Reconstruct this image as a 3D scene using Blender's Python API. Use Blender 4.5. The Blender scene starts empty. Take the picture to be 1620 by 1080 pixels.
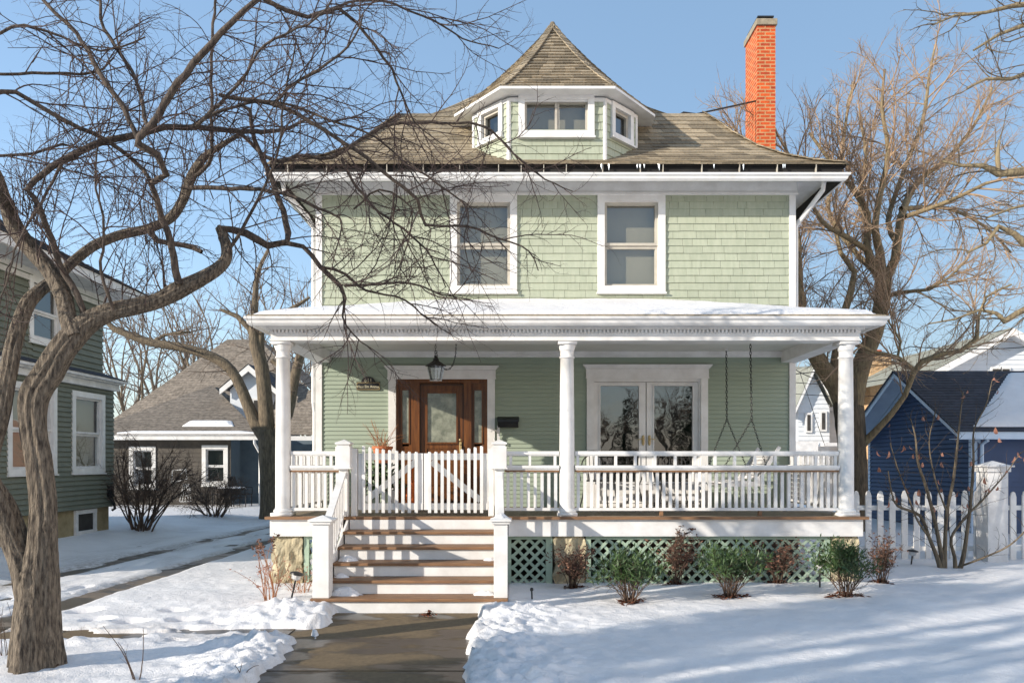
import bpy, math, random
import numpy as np
from mathutils import Vector, Matrix
R = math.radians
SC = bpy.context.scene
# ------------------------------------------------------------------ camera, sky, sun, exposure
F, CX, HY, H = 1173.0, 816.0, 730.0, 1.75       # focal (px of 1620), centre column, horizon row, eye height
cam = bpy.data.cameras.new("camera"); camo = bpy.data.objects.new("camera", cam)
SC.collection.objects.link(camo); SC.camera = camo
camo.location = (0, 0, H); camo.rotation_euler = (R(90), 0, 0)
cam.sensor_width = 36.0; cam.lens = F / 1620 * 36
cam.shift_x = (810 - CX) / 1620; cam.shift_y = (HY - 540) / 1620
cam.clip_start = 0.1; cam.clip_end = 2000
SUN = Vector((-0.875, -0.485, 0.3325)).normalized()       # towards the sun
w = bpy.data.worlds.new("World"); SC.world = w; w.use_nodes = True
wn = w.node_tree.nodes; wl = w.node_tree.links
sky = wn.new("ShaderNodeTexSky"); sky.sky_type = 'NISHITA'; sky.sun_disc = False
sky.sun_elevation = math.asin(SUN.z); sky.sun_rotation = -math.atan2(SUN.x, SUN.y)
sky.air_density = 1.25; sky.dust_density = 1.0; sky.ozone_density = 2.8; sky.altitude = 0
# an even pale blue is added to the sky colour to brighten the dome
vm = wn.new("ShaderNodeVectorMath"); vm.operation = 'MULTIPLY_ADD'; wl.new(sky.outputs[0], vm.inputs[0]); vm.inputs[1].default_value = (.72,.66,.66); vm.inputs[2].default_value = (.80,1.32,1.95)
wl.new(vm.outputs[0], wn["Background"].inputs[0]); wn["Background"].inputs[1].default_value = 0.12
sun = bpy.data.lights.new("sun", 'SUN'); suno = bpy.data.objects.new("sun", sun); SC.collection.objects.link(suno)
sun.energy = 4.05; sun.angle = R(0.5); sun.color = (1.0, 0.92, 0.81)
suno.location = (-20, -10, 20); suno.rotation_euler = SUN.to_track_quat('Z', 'Y').to_euler()
SC.view_settings.view_transform = 'Standard'; SC.view_settings.look = 'None'; SC.view_settings.gamma = 1
SC.view_settings.exposure = 0.71
SC.cycles.max_bounces = 6; SC.cycles.transparent_max_bounces = 12

# ------------------------------------------------------------------ helpers
COL = SC.collection
rnd = random.Random(7)
def W(px, py, d): return ((px - CX) / F * d, d, H + (HY - py) / F * d)
def wx(px, d): return (px - CX) / F * d
def wz(py, d): return H + (HY - py) / F * d

class MB:
    """collects polygons and links them as one mesh"""
    def __init__(s): s.v = []; s.f = []
    def add(s, vs, fs):
        n = len(s.v); s.v.extend(vs); s.f.extend([tuple(i + n for i in f) for f in fs]); return s
    def box(s, x0, x1, y0, y1, z0, z1):
        return s.add([(x0,y0,z0),(x1,y0,z0),(x1,y1,z0),(x0,y1,z0),(x0,y0,z1),(x1,y0,z1),(x1,y1,z1),(x0,y1,z1)],
                     [(0,3,2,1),(4,5,6,7),(0,1,5,4),(1,2,6,5),(2,3,7,6),(3,0,4,7)])
    def bar(s, a, b, w, h, up=(0,0,1)):
        """box from a to b, w wide, h deep along up"""
        a = Vector(a); b = Vector(b); t = (b-a).normalized(); u = Vector(up); sd = t.cross(u).normalized(); uu = sd.cross(t).normalized()
        vs = []
        for p in (a, b):
            for i, j in ((-1,-1),(1,-1),(1,1),(-1,1)): vs.append(tuple(p + sd*(i*w/2) + uu*(j*h/2)))
        return s.add(vs, [(0,1,2,3),(7,6,5,4),(0,4,5,1),(1,5,6,2),(2,6,7,3),(3,7,4,0)])
    def prism(s, pts, y0, y1):
        """outline in xz extruded along y"""
        n = len(pts); vs = [(x,y0,z) for x,z in pts] + [(x,y1,z) for x,z in pts]
        return s.add(vs, [tuple(range(n)), tuple(range(2*n-1, n-1, -1))] + [(i, n+i, n+(i+1)%n, (i+1)%n) for i in range(n)])
    def slab(s, pts, z0, z1):
        n = len(pts); vs = [(x,y,z0) for x,y in pts] + [(x,y,z1) for x,y in pts]
        return s.add(vs, [tuple(range(n-1,-1,-1)), tuple(range(n, 2*n))] + [(i, (i+1)%n, n+(i+1)%n, n+i) for i in range(n)])
    def lathe(s, cx, cy, prof, n=20):
        vs = []; m = len(prof)
        for r, z in prof:
            for k in range(n):
                a = 2*math.pi*k/n; vs.append((cx+r*math.cos(a), cy+r*math.sin(a), z))
        fs = [(i*n+k, i*n+(k+1)%n, (i+1)*n+(k+1)%n, (i+1)*n+k) for i in range(m-1) for k in range(n)]
        fs += [tuple(range(n-1,-1,-1)), tuple(range((m-1)*n, m*n))]
        return s.add(vs, fs)
    def tube(s, pts, r, n=8):
        pts = [Vector(p) for p in pts]; m = len(pts); vs = []
        rr = r if hasattr(r, '__len__') else [r]*m
        ref = Vector((0,0,1))
        if abs((pts[-1]-pts[0]).normalized().z) > .9: ref = Vector((1,0,0))
        for i, p in enumerate(pts):
            t = (pts[min(i+1,m-1)] - pts[max(i-1,0)])
            t = t.normalized() if t.length > 1e-9 else Vector((0,0,1))
            u = t.cross(ref); u = u.normalized() if u.length > 1e-6 else Vector((1,0,0)); v = t.cross(u)
            for k in range(n):
                a = 2*math.pi*k/n; vs.append(tuple(p + u*(rr[i]*math.cos(a)) + v*(rr[i]*math.sin(a))))
        fs = [(i*n+k, (i+1)*n+k, (i+1)*n+(k+1)%n, i*n+(k+1)%n) for i in range(m-1) for k in range(n)]
        fs += [tuple(range(n)), tuple(range(m*n-1, (m-1)*n-1, -1))]
        return s.add(vs, fs)
    def build(s, name, mat, parent=None, smooth=False, bevel=0):
        return link_mesh(name, np.array(s.v, dtype=np.float64).reshape(-1,3), s.f, mat, parent, smooth, bevel)

def wloc(o):
    v = Vector((0,0,0))
    while o is not None: v = v + o.location; o = o.parent
    return v
def link_mesh(name, v, faces, mat, parent=None, smooth=False, bevel=0):
    me = bpy.data.meshes.new(name); v = np.asarray(v, dtype=np.float64)
    if parent is not None: off = np.array(wloc(parent)); org = None
    else: off = np.array([(v[:,0].min()+v[:,0].max())/2, (v[:,1].min()+v[:,1].max())/2, v[:,2].min()]); org = off
    v = v - off
    if isinstance(faces, np.ndarray):
        k = faces.shape[1]; n = len(faces)
        me.vertices.add(len(v)); me.vertices.foreach_set("co", v.astype(np.float32).ravel())
        me.loops.add(n*k); me.loops.foreach_set("vertex_index", faces.astype(np.int32).ravel())
        me.polygons.add(n); me.polygons.foreach_set("loop_start", (np.arange(n)*k).astype(np.int32))
        me.polygons.foreach_set("loop_total", np.full(n, k, dtype=np.int32)); me.update(calc_edges=True)
    else:
        me.from_pydata([tuple(p) for p in v], [], faces)
    if smooth: me.polygons.foreach_set("use_smooth", [True]*len(me.polygons))
    me.materials.append(mat); me.update()
    o = bpy.data.objects.new(name, me); COL.objects.link(o)
    if parent is not None: o.parent = parent
    else: o.location = org
    if bevel:
        b = o.modifiers.new("bevel", 'BEVEL'); b.width = bevel; b.segments = 2; b.limit_method = 'ANGLE'
    return o
def thing(name, loc, label, cat, group=None):
    o = bpy.data.objects.new(name, None); COL.objects.link(o); o.location = loc; o.empty_display_size = .2
    o["label"] = label; o["category"] = cat
    if group: o["group"] = group
    return o
def tag(o, label, cat, group=None, kind=None):
    if label: o["label"] = label
    if cat: o["category"] = cat
    if group: o["group"] = group
    if kind: o["kind"] = kind
    return o
def struct(o, label=None):
    o["kind"] = "structure"
    if label: o["label"] = label
    return o
def dup(root, loc=None, rz=None, label=None):
    r = root.copy(); COL.objects.link(r)
    if loc is not None: r.location = loc
    if rz is not None: r.rotation_euler = (0,0,rz)
    if label: r["label"] = label
    for ch in list(root.children):
        c = ch.copy(); COL.objects.link(c); c.parent = r
        for g in list(ch.children):
            d = g.copy(); COL.objects.link(d); d.parent = c
    return r
def dup_part(src, parent, off):
    c = src.copy(); COL.objects.link(c); c.parent = parent; c.location = Vector(src.location) + Vector(off)
    for g in list(src.children):
        d = g.copy(); COL.objects.link(d); d.parent = c
    return c

# ------------------------------------------------------------------ materials
def new_mat(name):
    m = bpy.data.materials.new(name); m.use_nodes = True
    return m, m.node_tree.nodes, m.node_tree.links, m.node_tree.nodes["Principled BSDF"]
def ramp(ns, stops):
    r = ns.new("ShaderNodeValToRGB"); e = r.color_ramp.elements
    e[0].position, e[0].color = stops[0][0], (*stops[0][1], 1); e[1].position, e[1].color = stops[-1][0], (*stops[-1][1], 1)
    for p, c in stops[1:-1]:
        x = e.new(p); x.color = (*c, 1)
    return r
def noise(ns, ls, scale, detail=4, rough=.55, vec=None, stretch=None):
    n = ns.new("ShaderNodeTexNoise"); n.inputs["Scale"].default_value = scale; n.inputs["Detail"].default_value = detail
    n.inputs["Roughness"].default_value = rough
    tc = ns.new("ShaderNodeTexCoord"); out = tc.outputs["Object"]
    if stretch:
        mp = ns.new("ShaderNodeMapping"); mp.inputs["Scale"].default_value = stretch; ls.new(out, mp.inputs[0]); out = mp.outputs[0]
    ls.new(out, n.inputs["Vector"]); return n
def paint(name, col, col2=None, scale=3, rough=.55, bump=.15, bscale=40, island=0, stretch=None, bdist=.004, spec=.4):
    """a painted or natural surface: two tones of one colour mixed by noise, and a fine bump"""
    m, ns, ls, b = new_mat(name)
    col2 = col2 or tuple(c*.82 for c in col)
    n = noise(ns, ls, scale, 5, .6, stretch=stretch)
    r = ramp(ns, [(.35, col2), (.65, col)]); ls.new(n.outputs["Fac"], r.inputs[0]); out = r.outputs[0]
    if island:
        g = ns.new("ShaderNodeNewGeometry"); mr = ns.new("ShaderNodeMapRange"); mr.inputs[3].default_value = 1-island; mr.inputs[4].default_value = 1+island
        ls.new(g.outputs["Random Per Island"], mr.inputs[0])
        mx = ns.new("ShaderNodeVectorMath"); mx.operation = 'SCALE'; ls.new(out, mx.inputs[0]); ls.new(mr.outputs[0], mx.inputs["Scale"]); out = mx.outputs[0]
    ls.new(out, b.inputs["Base Color"]); b.inputs["Roughness"].default_value = rough; b.inputs["Specular IOR Level"].default_value = spec
    if bump:
        n2 = noise(ns, ls, bscale, 4, .6, stretch=stretch); bp = ns.new("ShaderNodeBump"); bp.inputs["Strength"].default_value = bump; bp.inputs["Distance"].default_value = bdist
        ls.new(n2.outputs["Fac"], bp.inputs["Height"]); ls.new(bp.outputs[0], b.inputs["Normal"])
    return m
def glass_mat(name, tint=(.9,.95,.95), ior=1.9):
    """a window pane: mirrors at glancing angles, lets light through"""
    m, ns, ls, b = new_mat(name); ns.remove(b)
    out = ns["Material Output"]; lw = ns.new("ShaderNodeLayerWeight"); lw.inputs[0].default_value = .5; pw = ns.new("ShaderNodeMath"); pw.operation = 'POWER'; pw.inputs[1].default_value = 4.5; ls.new(lw.outputs["Facing"], pw.inputs[0])
    fr = ns.new("ShaderNodeMapRange"); fr.inputs[3].default_value = ((ior-1)/(ior+1))**2; ls.new(pw.outputs[0], fr.inputs[0])
    gl = ns.new("ShaderNodeBsdfGlossy"); gl.inputs["Roughness"].default_value = .015; tr = ns.new("ShaderNodeBsdfTransparent"); tr.inputs[0].default_value = (*tint, 1)
    n = noise(ns, ls, 2.2, 2, .5); bp = ns.new("ShaderNodeBump"); bp.inputs["Strength"].default_value = .12; bp.inputs["Distance"].default_value = .02
    ls.new(n.outputs["Fac"], bp.inputs["Height"]); ls.new(bp.outputs[0], gl.inputs["Normal"])
    mx = ns.new("ShaderNodeMixShader"); ls.new(fr.outputs[0], mx.inputs[0]); ls.new(tr.outputs[0], mx.inputs[1]); ls.new(gl.outputs[0], mx.inputs[2]); ls.new(mx.outputs[0], out.inputs[0])
    return m
def brick_mat(name, c1, c2, mortar, bw, bh, ms=.012, vertical=True, rough=.85, bump=.5):
    m, ns, ls, b = new_mat(name)
    tc = ns.new("ShaderNodeTexCoord"); sx = ns.new("ShaderNodeSeparateXYZ"); cb = ns.new("ShaderNodeCombineXYZ"); ad = ns.new("ShaderNodeMath"); ad.operation = 'ADD'
    ls.new(tc.outputs["Object"], sx.inputs[0]); ls.new(sx.outputs[0], ad.inputs[0]); ls.new(sx.outputs[1], ad.inputs[1]); ls.new(ad.outputs[0], cb.inputs[0]); ls.new(sx.outputs[2], cb.inputs[1])
    br = ns.new("ShaderNodeTexBrick"); ls.new(cb.outputs[0], br.inputs["Vector"])
    br.inputs["Color1"].default_value = (*c1,1); br.inputs["Color2"].default_value = (*c2,1); br.inputs["Mortar"].default_value = (*mortar,1)
    br.inputs["Scale"].default_value = 1; br.inputs["Brick Width"].default_value = bw; br.inputs["Row Height"].default_value = bh; br.inputs["Mortar Size"].default_value = ms; br.inputs["Bias"].default_value = -.1
    n = noise(ns, ls, 14, 4); mxx = ns.new("ShaderNodeMixRGB"); mxx.blend_type = 'MULTIPLY'; mxx.inputs[0].default_value = .55
    r = ramp(ns, [(.3,(.55,.55,.55)),(.7,(1.15,1.15,1.15))]); ls.new(n.outputs["Fac"], r.inputs[0]); ls.new(br.outputs[0], mxx.inputs[1]); ls.new(r.outputs[0], mxx.inputs[2]); ls.new(mxx.outputs[0], b.inputs["Base Color"])
    bp = ns.new("ShaderNodeBump"); bp.inputs["Strength"].default_value = bump; bp.inputs["Distance"].default_value = .01; bp.invert = True
    ls.new(br.outputs["Fac"], bp.inputs["Height"]); ls.new(bp.outputs[0], b.inputs["Normal"]); b.inputs["Roughness"].default_value = rough
    return m
M = {}
M['white'] = paint('white_paint', (.77,.755,.73), (.64,.62,.59), 3.5, .5, .12, 60)
M['white_old'] = paint('white_paint_weathered', (.72,.70,.68), (.56,.545,.53), 5, .6, .25, 50)
M['ceiling'] = paint('ceiling_paint', (.66,.66,.62), (.6,.6,.56), 2, .6, .1, 30)
M['shingle'] = paint('green_shingle_paint', (.40,.425,.32), (.345,.375,.275), 6, .62, .3, 60, island=.05, stretch=(3,3,.6))
M['clap'] = paint('green_clapboard_paint', (.325,.375,.29), (.285,.335,.255), 1.5, .55, .15, 50, stretch=(.3,1,2))
M['roof'] = paint('asphalt_shingle', (.32,.255,.17), (.19,.16,.115), 30, .95, .5, 150, island=.42, bdist=.006)
M['roof_grey'] = paint('grey_asphalt_shingle', (.245,.205,.165), (.13,.11,.088), 8, .95, .4, 100, island=.14)
M['roof_navy'] = paint('dark_asphalt_shingle', (.05,.055,.07), (.034,.038,.05), 9, .95, .4, 100, island=.15)
M['black'] = paint('black_metal', (.02,.02,.02), (.012,.012,.012), 8, .45, .1, 60)
M['dark_iron'] = paint('wrought_iron', (.03,.028,.025), (.02,.02,.018), 20, .5, .2, 80)
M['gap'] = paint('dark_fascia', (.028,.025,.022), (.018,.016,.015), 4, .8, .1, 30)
M['deck'] = paint('deck_board', (.27,.145,.07), (.16,.085,.045), 4, .6, .3, 30, stretch=(1,8,8))
M['decktop'] = paint('deck_top_board', (.30,.25,.18), (.20,.16,.11), 3, .7, .3, 30, stretch=(8,1,1))
M['wood'] = paint('stained_oak', (.18,.066,.017), (.085,.029,.008), 3.5, .32, .2, 26, stretch=(6,6,.7))
M['wood_dark'] = paint('dark_stained_wood', (.06,.026,.012), (.03,.013,.008), 4, .4, .2, 30, stretch=(6,6,.7))
M['brick'] = brick_mat('orange_brick', (.64,.09,.010), (.36,.042,.010), (.52,.27,.12), .215, .075, .013)
M['brick_tan'] = brick_mat('tan_brick', (.60,.36,.16), (.5,.28,.12), (.6,.45,.3), .22, .075)
M['stone'] = paint('rough_limestone', (.52,.45,.30), (.30,.25,.16), 5, .9, 1.0, 9, bdist=.04)
M['concrete'] = paint('cap_concrete', (.34,.29,.21), (.22,.19,.14), 8, .9, .5, 30)
M['lattice'] = paint('sage_lattice_paint', (.36,.45,.34), (.30,.39,.29), 6, .6, .15, 50)
M['frost'] = paint('etched_glass', (.30,.31,.24), (.13,.14,.105), 7, .12, .25, 18, spec=.9)
M['glass'] = glass_mat('window_glass', ior=2.3)
M['glass_dark'] = glass_mat('door_glass', (.62,.68,.66), 2.7)
M['shade_tan'] = paint('roller_shade', (.27,.225,.155), (.24,.20,.135), 1.5, .8, .1, 12, stretch=(1,1,.3))
M['interior'] = paint('dim_interior', (.06,.055,.05), (.03,.028,.025), 2, .9, 0)  # near-black, so the dimness of rooms and hollows is in the colour
M['aluminium'] = paint('storm_sash_paint', (.50,.46,.38), (.42,.38,.32), 6, .45, .1, 40)
M['snow'] = None
M['navy'] = paint('navy_siding', (.040,.074,.16), (.032,.06,.13), 2, .6, .15, 30)
M['paleblue'] = paint('pale_blue_trim', (.58,.68,.79), (.50,.60,.72), 3, .6, .1, 30)
M['neighbor'] = paint('dark_green_siding', (.165,.175,.135), (.13,.142,.108), 2, .6, .15, 30)
M['greyhouse'] = paint('grey_brown_siding', (.10,.085,.068), (.07,.06,.05), 3, .8, .2, 30)
M['slateblue'] = paint('slate_blue_siding', (.10,.135,.16), (.08,.11,.135), 3, .7, .15, 30)
M['farwhite'] = paint('far_white_siding', (.66,.68,.70), (.60,.62,.64), 3, .7, .1, 30)
M['farroof'] = paint('far_grey_roof', (.30,.30,.25), (.24,.24,.20), 3, .95, .2, 30)
M['foundation'] = paint('parged_foundation', (.36,.29,.17), (.22,.17,.09), 3, .9, .5, 20)
M['icicle'] = paint('ice', (.8,.86,.9), (.7,.76,.8), 20, .1, .3, 60, spec=.8)
M['terracotta'] = paint('terracotta', (.50,.17,.07), (.38,.12,.05), 9, .8, .2, 40)
M['brass'] = paint('aged_brass', (.55,.42,.2), (.4,.3,.14), 10, .35, .1, 40)
M['orange'] = paint('terracotta_orange', (.75,.16,.03), (.6,.12,.02), 9, .7, .2, 40)
for k in ('brass','aluminium'): pass
# bark, snow, leaves, ground
def bark_mat(name, c1, c2, sc=9, bump=.9, dist=.03, st=(2.5,2.5,.5)):
    return paint(name, c1, c2, sc, .9, bump, sc*1.6, stretch=st, bdist=dist)
M['bark'] = bark_mat('crabapple_bark', (.25,.20,.145), (.045,.034,.026), 22, 1.0, .035, (2.2,2.2,.42))
M['limb'] = bark_mat('limb_bark', (.12,.09,.068), (.035,.027,.022), 16, .8, .015)
M['twig'] = paint('twig_bark', (.085,.055,.045), (.05,.033,.028), 12, .8, 0)
M['bark2'] = bark_mat('maple_bark', (.30,.235,.13), (.16,.12,.075), 8, .8, .03)
M['bark2_shaded'] = bark_mat('shaded_maple_bark', (.13,.10,.065), (.05,.04,.027), 8, .8, .03)  # shaded copy of the maple bark for the trunk; shade is in the colour
M['twig2'] = paint('pale_twig', (.42,.29,.18), (.28,.19,.125), 3, .8, 0)
M['bark3'] = bark_mat('rough_bark', (.22,.17,.11), (.09,.07,.05), 10, .9, .03)
M['twig3'] = paint('far_twig', (.20,.15,.115), (.14,.105,.08), 3, .85, 0)
M['stem'] = paint('shrub_stem', (.12,.075,.05), (.07,.045,.032), 9, .8, 0)
M['stem_orange'] = paint('orange_stem', (.40,.16,.06), (.25,.10,.04), 9, .7, 0)
M['leaf_green'] = paint('evergreen_leaf', (.06,.105,.03), (.025,.05,.015), 6, .45, 0, island=.35)
M['leaf_brown'] = paint('dried_leaf', (.19,.095,.06), (.08,.04,.028), 6, .8, 0, island=.4)
M['leaf_tan'] = paint('curled_leaf', (.42,.20,.13), (.30,.13,.09), 6, .7, 0, island=.3)
M['mulch'] = paint('leaf_mulch', (.20,.06,.025), (.06,.025,.014), 30, .95, .6, 60, island=.4)
M['conifer'] = paint('conifer_needles', (.03,.05,.02), (.015,.028,.012), 4, .8, 0, island=.3)
def snow_mat():
    m, ns, ls, b = new_mat('snow')
    n = noise(ns, ls, 1.4, 5, .6); r = ramp(ns, [(.35,(.76,.735,.72)),(.65,(.83,.81,.795))]); ls.new(n.outputs["Fac"], r.inputs[0]); ls.new(r.outputs[0], b.inputs["Base Color"])
    n1 = noise(ns, ls, 9, 6, .62); n2 = noise(ns, ls, 70, 3, .6)
    b1 = ns.new("ShaderNodeBump"); b1.inputs["Strength"].default_value = .6; b1.inputs["Distance"].default_value = .035; ls.new(n1.outputs["Fac"], b1.inputs["Height"])
    b2 = ns.new("ShaderNodeBump"); b2.inputs["Strength"].default_value = .8; b2.inputs["Distance"].default_value = .011; ls.new(n2.outputs["Fac"], b2.inputs["Height"]); ls.new(b1.outputs[0], b2.inputs["Normal"]); ls.new(b2.outputs[0], b.inputs["Normal"])
    b.inputs["Roughness"].default_value = .55; b.inputs["Specular IOR Level"].default_value = .3
    return m
M['snow'] = snow_mat()
def trodden_snow():
    m = M['snow'].copy(); m.name = 'trodden_snow'; ns, ls = m.node_tree.nodes, m.node_tree.links; b = ns["Principled BSDF"]
    src = b.inputs["Base Color"].links[0].from_socket; at = ns.new("ShaderNodeAttribute"); at.attribute_name = 'dirt'
    n = noise(ns, ls, 11, 6, .7); mu = ns.new("ShaderNodeMath"); mu.operation = 'MULTIPLY_ADD'; ls.new(n.outputs["Fac"], mu.inputs[0]); mu.inputs[1].default_value = 2.4; mu.inputs[2].default_value = -.75
    m2 = ns.new("ShaderNodeMath"); m2.operation = 'MULTIPLY'; m2.use_clamp = True; ls.new(mu.outputs[0], m2.inputs[0]); ls.new(at.outputs["Fac"], m2.inputs[1])
    mx = ns.new("ShaderNodeMixRGB"); ls.new(m2.outputs[0], mx.inputs[0]); ls.new(src, mx.inputs[1]); mx.inputs[2].default_value = (.23,.18,.13,1); ls.new(mx.outputs[0], b.inputs["Base Color"]); return m
M['trodden'] = trodden_snow()
def wet_mat(name, dry, wet, scale=1.1):
    m, ns, ls, b = new_mat(name)
    n = noise(ns, ls, scale, 4, .5, stretch=(.6,1.3,1)); r = ramp(ns, [(.485,(0,0,0)),(.53,(1,1,1))]); ls.new(n.outputs["Fac"], r.inputs[0])
    n2 = noise(ns, ls, 18, 6, .7); r2 = ramp(ns, [(.3,(.7,.7,.7)),(.7,(1.2,1.2,1.2))]); ls.new(n2.outputs["Fac"], r2.inputs[0])
    mx = ns.new("ShaderNodeMixRGB"); mx.inputs[1].default_value = (*wet,1); mx.inputs[2].default_value = (*dry,1); ls.new(r.outputs[0], mx.inputs[0])
    mu = ns.new("ShaderNodeMixRGB"); mu.blend_type = 'MULTIPLY'; mu.inputs[0].default_value = 1; ls.new(mx.outputs[0], mu.inputs[1]); ls.new(r2.outputs[0], mu.inputs[2]); ls.new(mu.outputs[0], b.inputs["Base Color"])
    mr = ns.new("ShaderNodeMapRange"); mr.inputs[3].default_value = .28; mr.inputs[4].default_value = .85; ls.new(r.outputs[0], mr.inputs[0]); ls.new(mr.outputs[0], b.inputs["Roughness"])
    bp = ns.new("ShaderNodeBump"); bp.inputs["Strength"].default_value = .25; bp.inputs["Distance"].default_value = .006; ls.new(n2.outputs["Fac"], bp.inputs["Height"]); ls.new(bp.outputs[0], b.inputs["Normal"])
    return m
M['path'] = wet_mat('damp_concrete', (.155,.108,.056), (.036,.025,.015))
M['drive'] = wet_mat('slushy_driveway', (.17,.135,.10), (.11,.088,.065), 2)

# value noise for terrain
def vnoise(x, y, seed=0):
    xi = np.floor(x).astype(np.int64); yi = np.floor(y).astype(np.int64); xf = x-xi; yf = y-yi
    u = xf*xf*(3-2*xf); v = yf*yf*(3-2*yf)
    def h(a, b):
        n = (a*374761393 + b*668265263 + seed*982451653) & 0x7fffffff; n = (n ^ (n >> 13)) * 1274126177 & 0x7fffffff
        return ((n ^ (n >> 16)) & 0xffff) / 65535.0
    return (h(xi,yi)*(1-u)*(1-v) + h(xi+1,yi)*u*(1-v) + h(xi,yi+1)*(1-u)*v + h(xi+1,yi+1)*u*v)
def fbm(x, y, s, seed=0, octs=4):
    t = 0; a = 1; tot = 0
    for o in range(octs): t = t + a*vnoise(x*s, y*s, seed+o); tot += a; a *= .5; s *= 2.03
    return t/tot
def sstep(a, b, x): t = np.clip((x-a)/(b-a), 0, 1); return t*t*(3-2*t)

def courses(mb, L, Rr, exposure, tab=None, th=.016, seed=1, holes=None, lift=.003, rnd_th=.0):
    """lays overlapping courses on the face between polylines L and Rr (bottom to top); tabs of width tab, or one board per course.
    holes: function(course mid point z) -> list of (x0,x1) left out"""
    g = random.Random(seed)
    L = [Vector(p) for p in L]; Rr = [Vector(p) for p in Rr]
    def at(P, t):
        k = min(int(t), len(P)-2); return P[k].lerp(P[k+1], t-k)
    # arc length along the middle line
    n = len(L)-1; S = [0]
    for i in range(n): S.append(S[-1] + (((L[i+1]+Rr[i+1])-(L[i]+Rr[i]))/2).length)
    # use steepest side for length
    def par(s):
        for i in range(n):
            if s <= S[i+1] or i == n-1: return i + min(1,(s-S[i])/(S[i+1]-S[i]))
    rows = max(1, round(S[-1]/exposure)); e = S[-1]/rows
    for r in range(rows):
        t0 = par(r*e); t1 = par((r+1)*e - 1e-6)
        a, b, c, d = at(L,t0), at(Rr,t0), at(L,t1), at(Rr,t1)
        wv = b-a; W_ = wv.length
        if W_ < 1e-4: continue
        up = (c+d)/2 - (a+b)/2
        nrm = wv.cross(up).normalized()
        spans = [(0, W_)]
        if holes:
            mid = (a+b+c+d)/4
            for hx0, hx1 in holes(mid.z):
                u0, u1 = hx0 - a.x, hx1 - a.x; ns_ = []
                for s0, s1 in spans:
                    if u1 <= s0 or u0 >= s1: ns_.append((s0, s1)); continue
                    if u0 > s0: ns_.append((s0, u0))
                    if u1 < s1: ns_.append((u1, s1))
                spans = ns_
        for s0, s1 in spans:
            u = s0; first = True
            while u < s1 - 1e-4:
                if tab:
                    wd = g.uniform(*tab) * (g.uniform(.3,1) if first else 1); un = min(s1, u+wd)
                    if s1 - un < tab[0]*.35: un = s1
                    gap = .002
                else: un = s1; gap = 0
                first = False
                q0, q1 = u/W_, un/W_
                k = gap/W_
                p0 = a.lerp(b, q0+k); p1 = a.lerp(b, q1-k); p3 = c.lerp(d, q0+k); p2 = c.lerp(d, q1-k)
                T = th + (g.uniform(0, rnd_th) if rnd_th else 0); dz = up*(g.uniform(-.04,.0) if tab else 0)
                vs = [p0+nrm*T+dz, p1+nrm*T+dz, p2+nrm*lift+up*.05, p3+nrm*lift+up*.05, p0+dz-nrm*.002, p1+dz-nrm*.002]
                mb.add([tuple(v) for v in vs], [(0,1,2,3),(0,4,5,1),(0,3,4),(1,5,2)])
                u = un
    return mb
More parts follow.
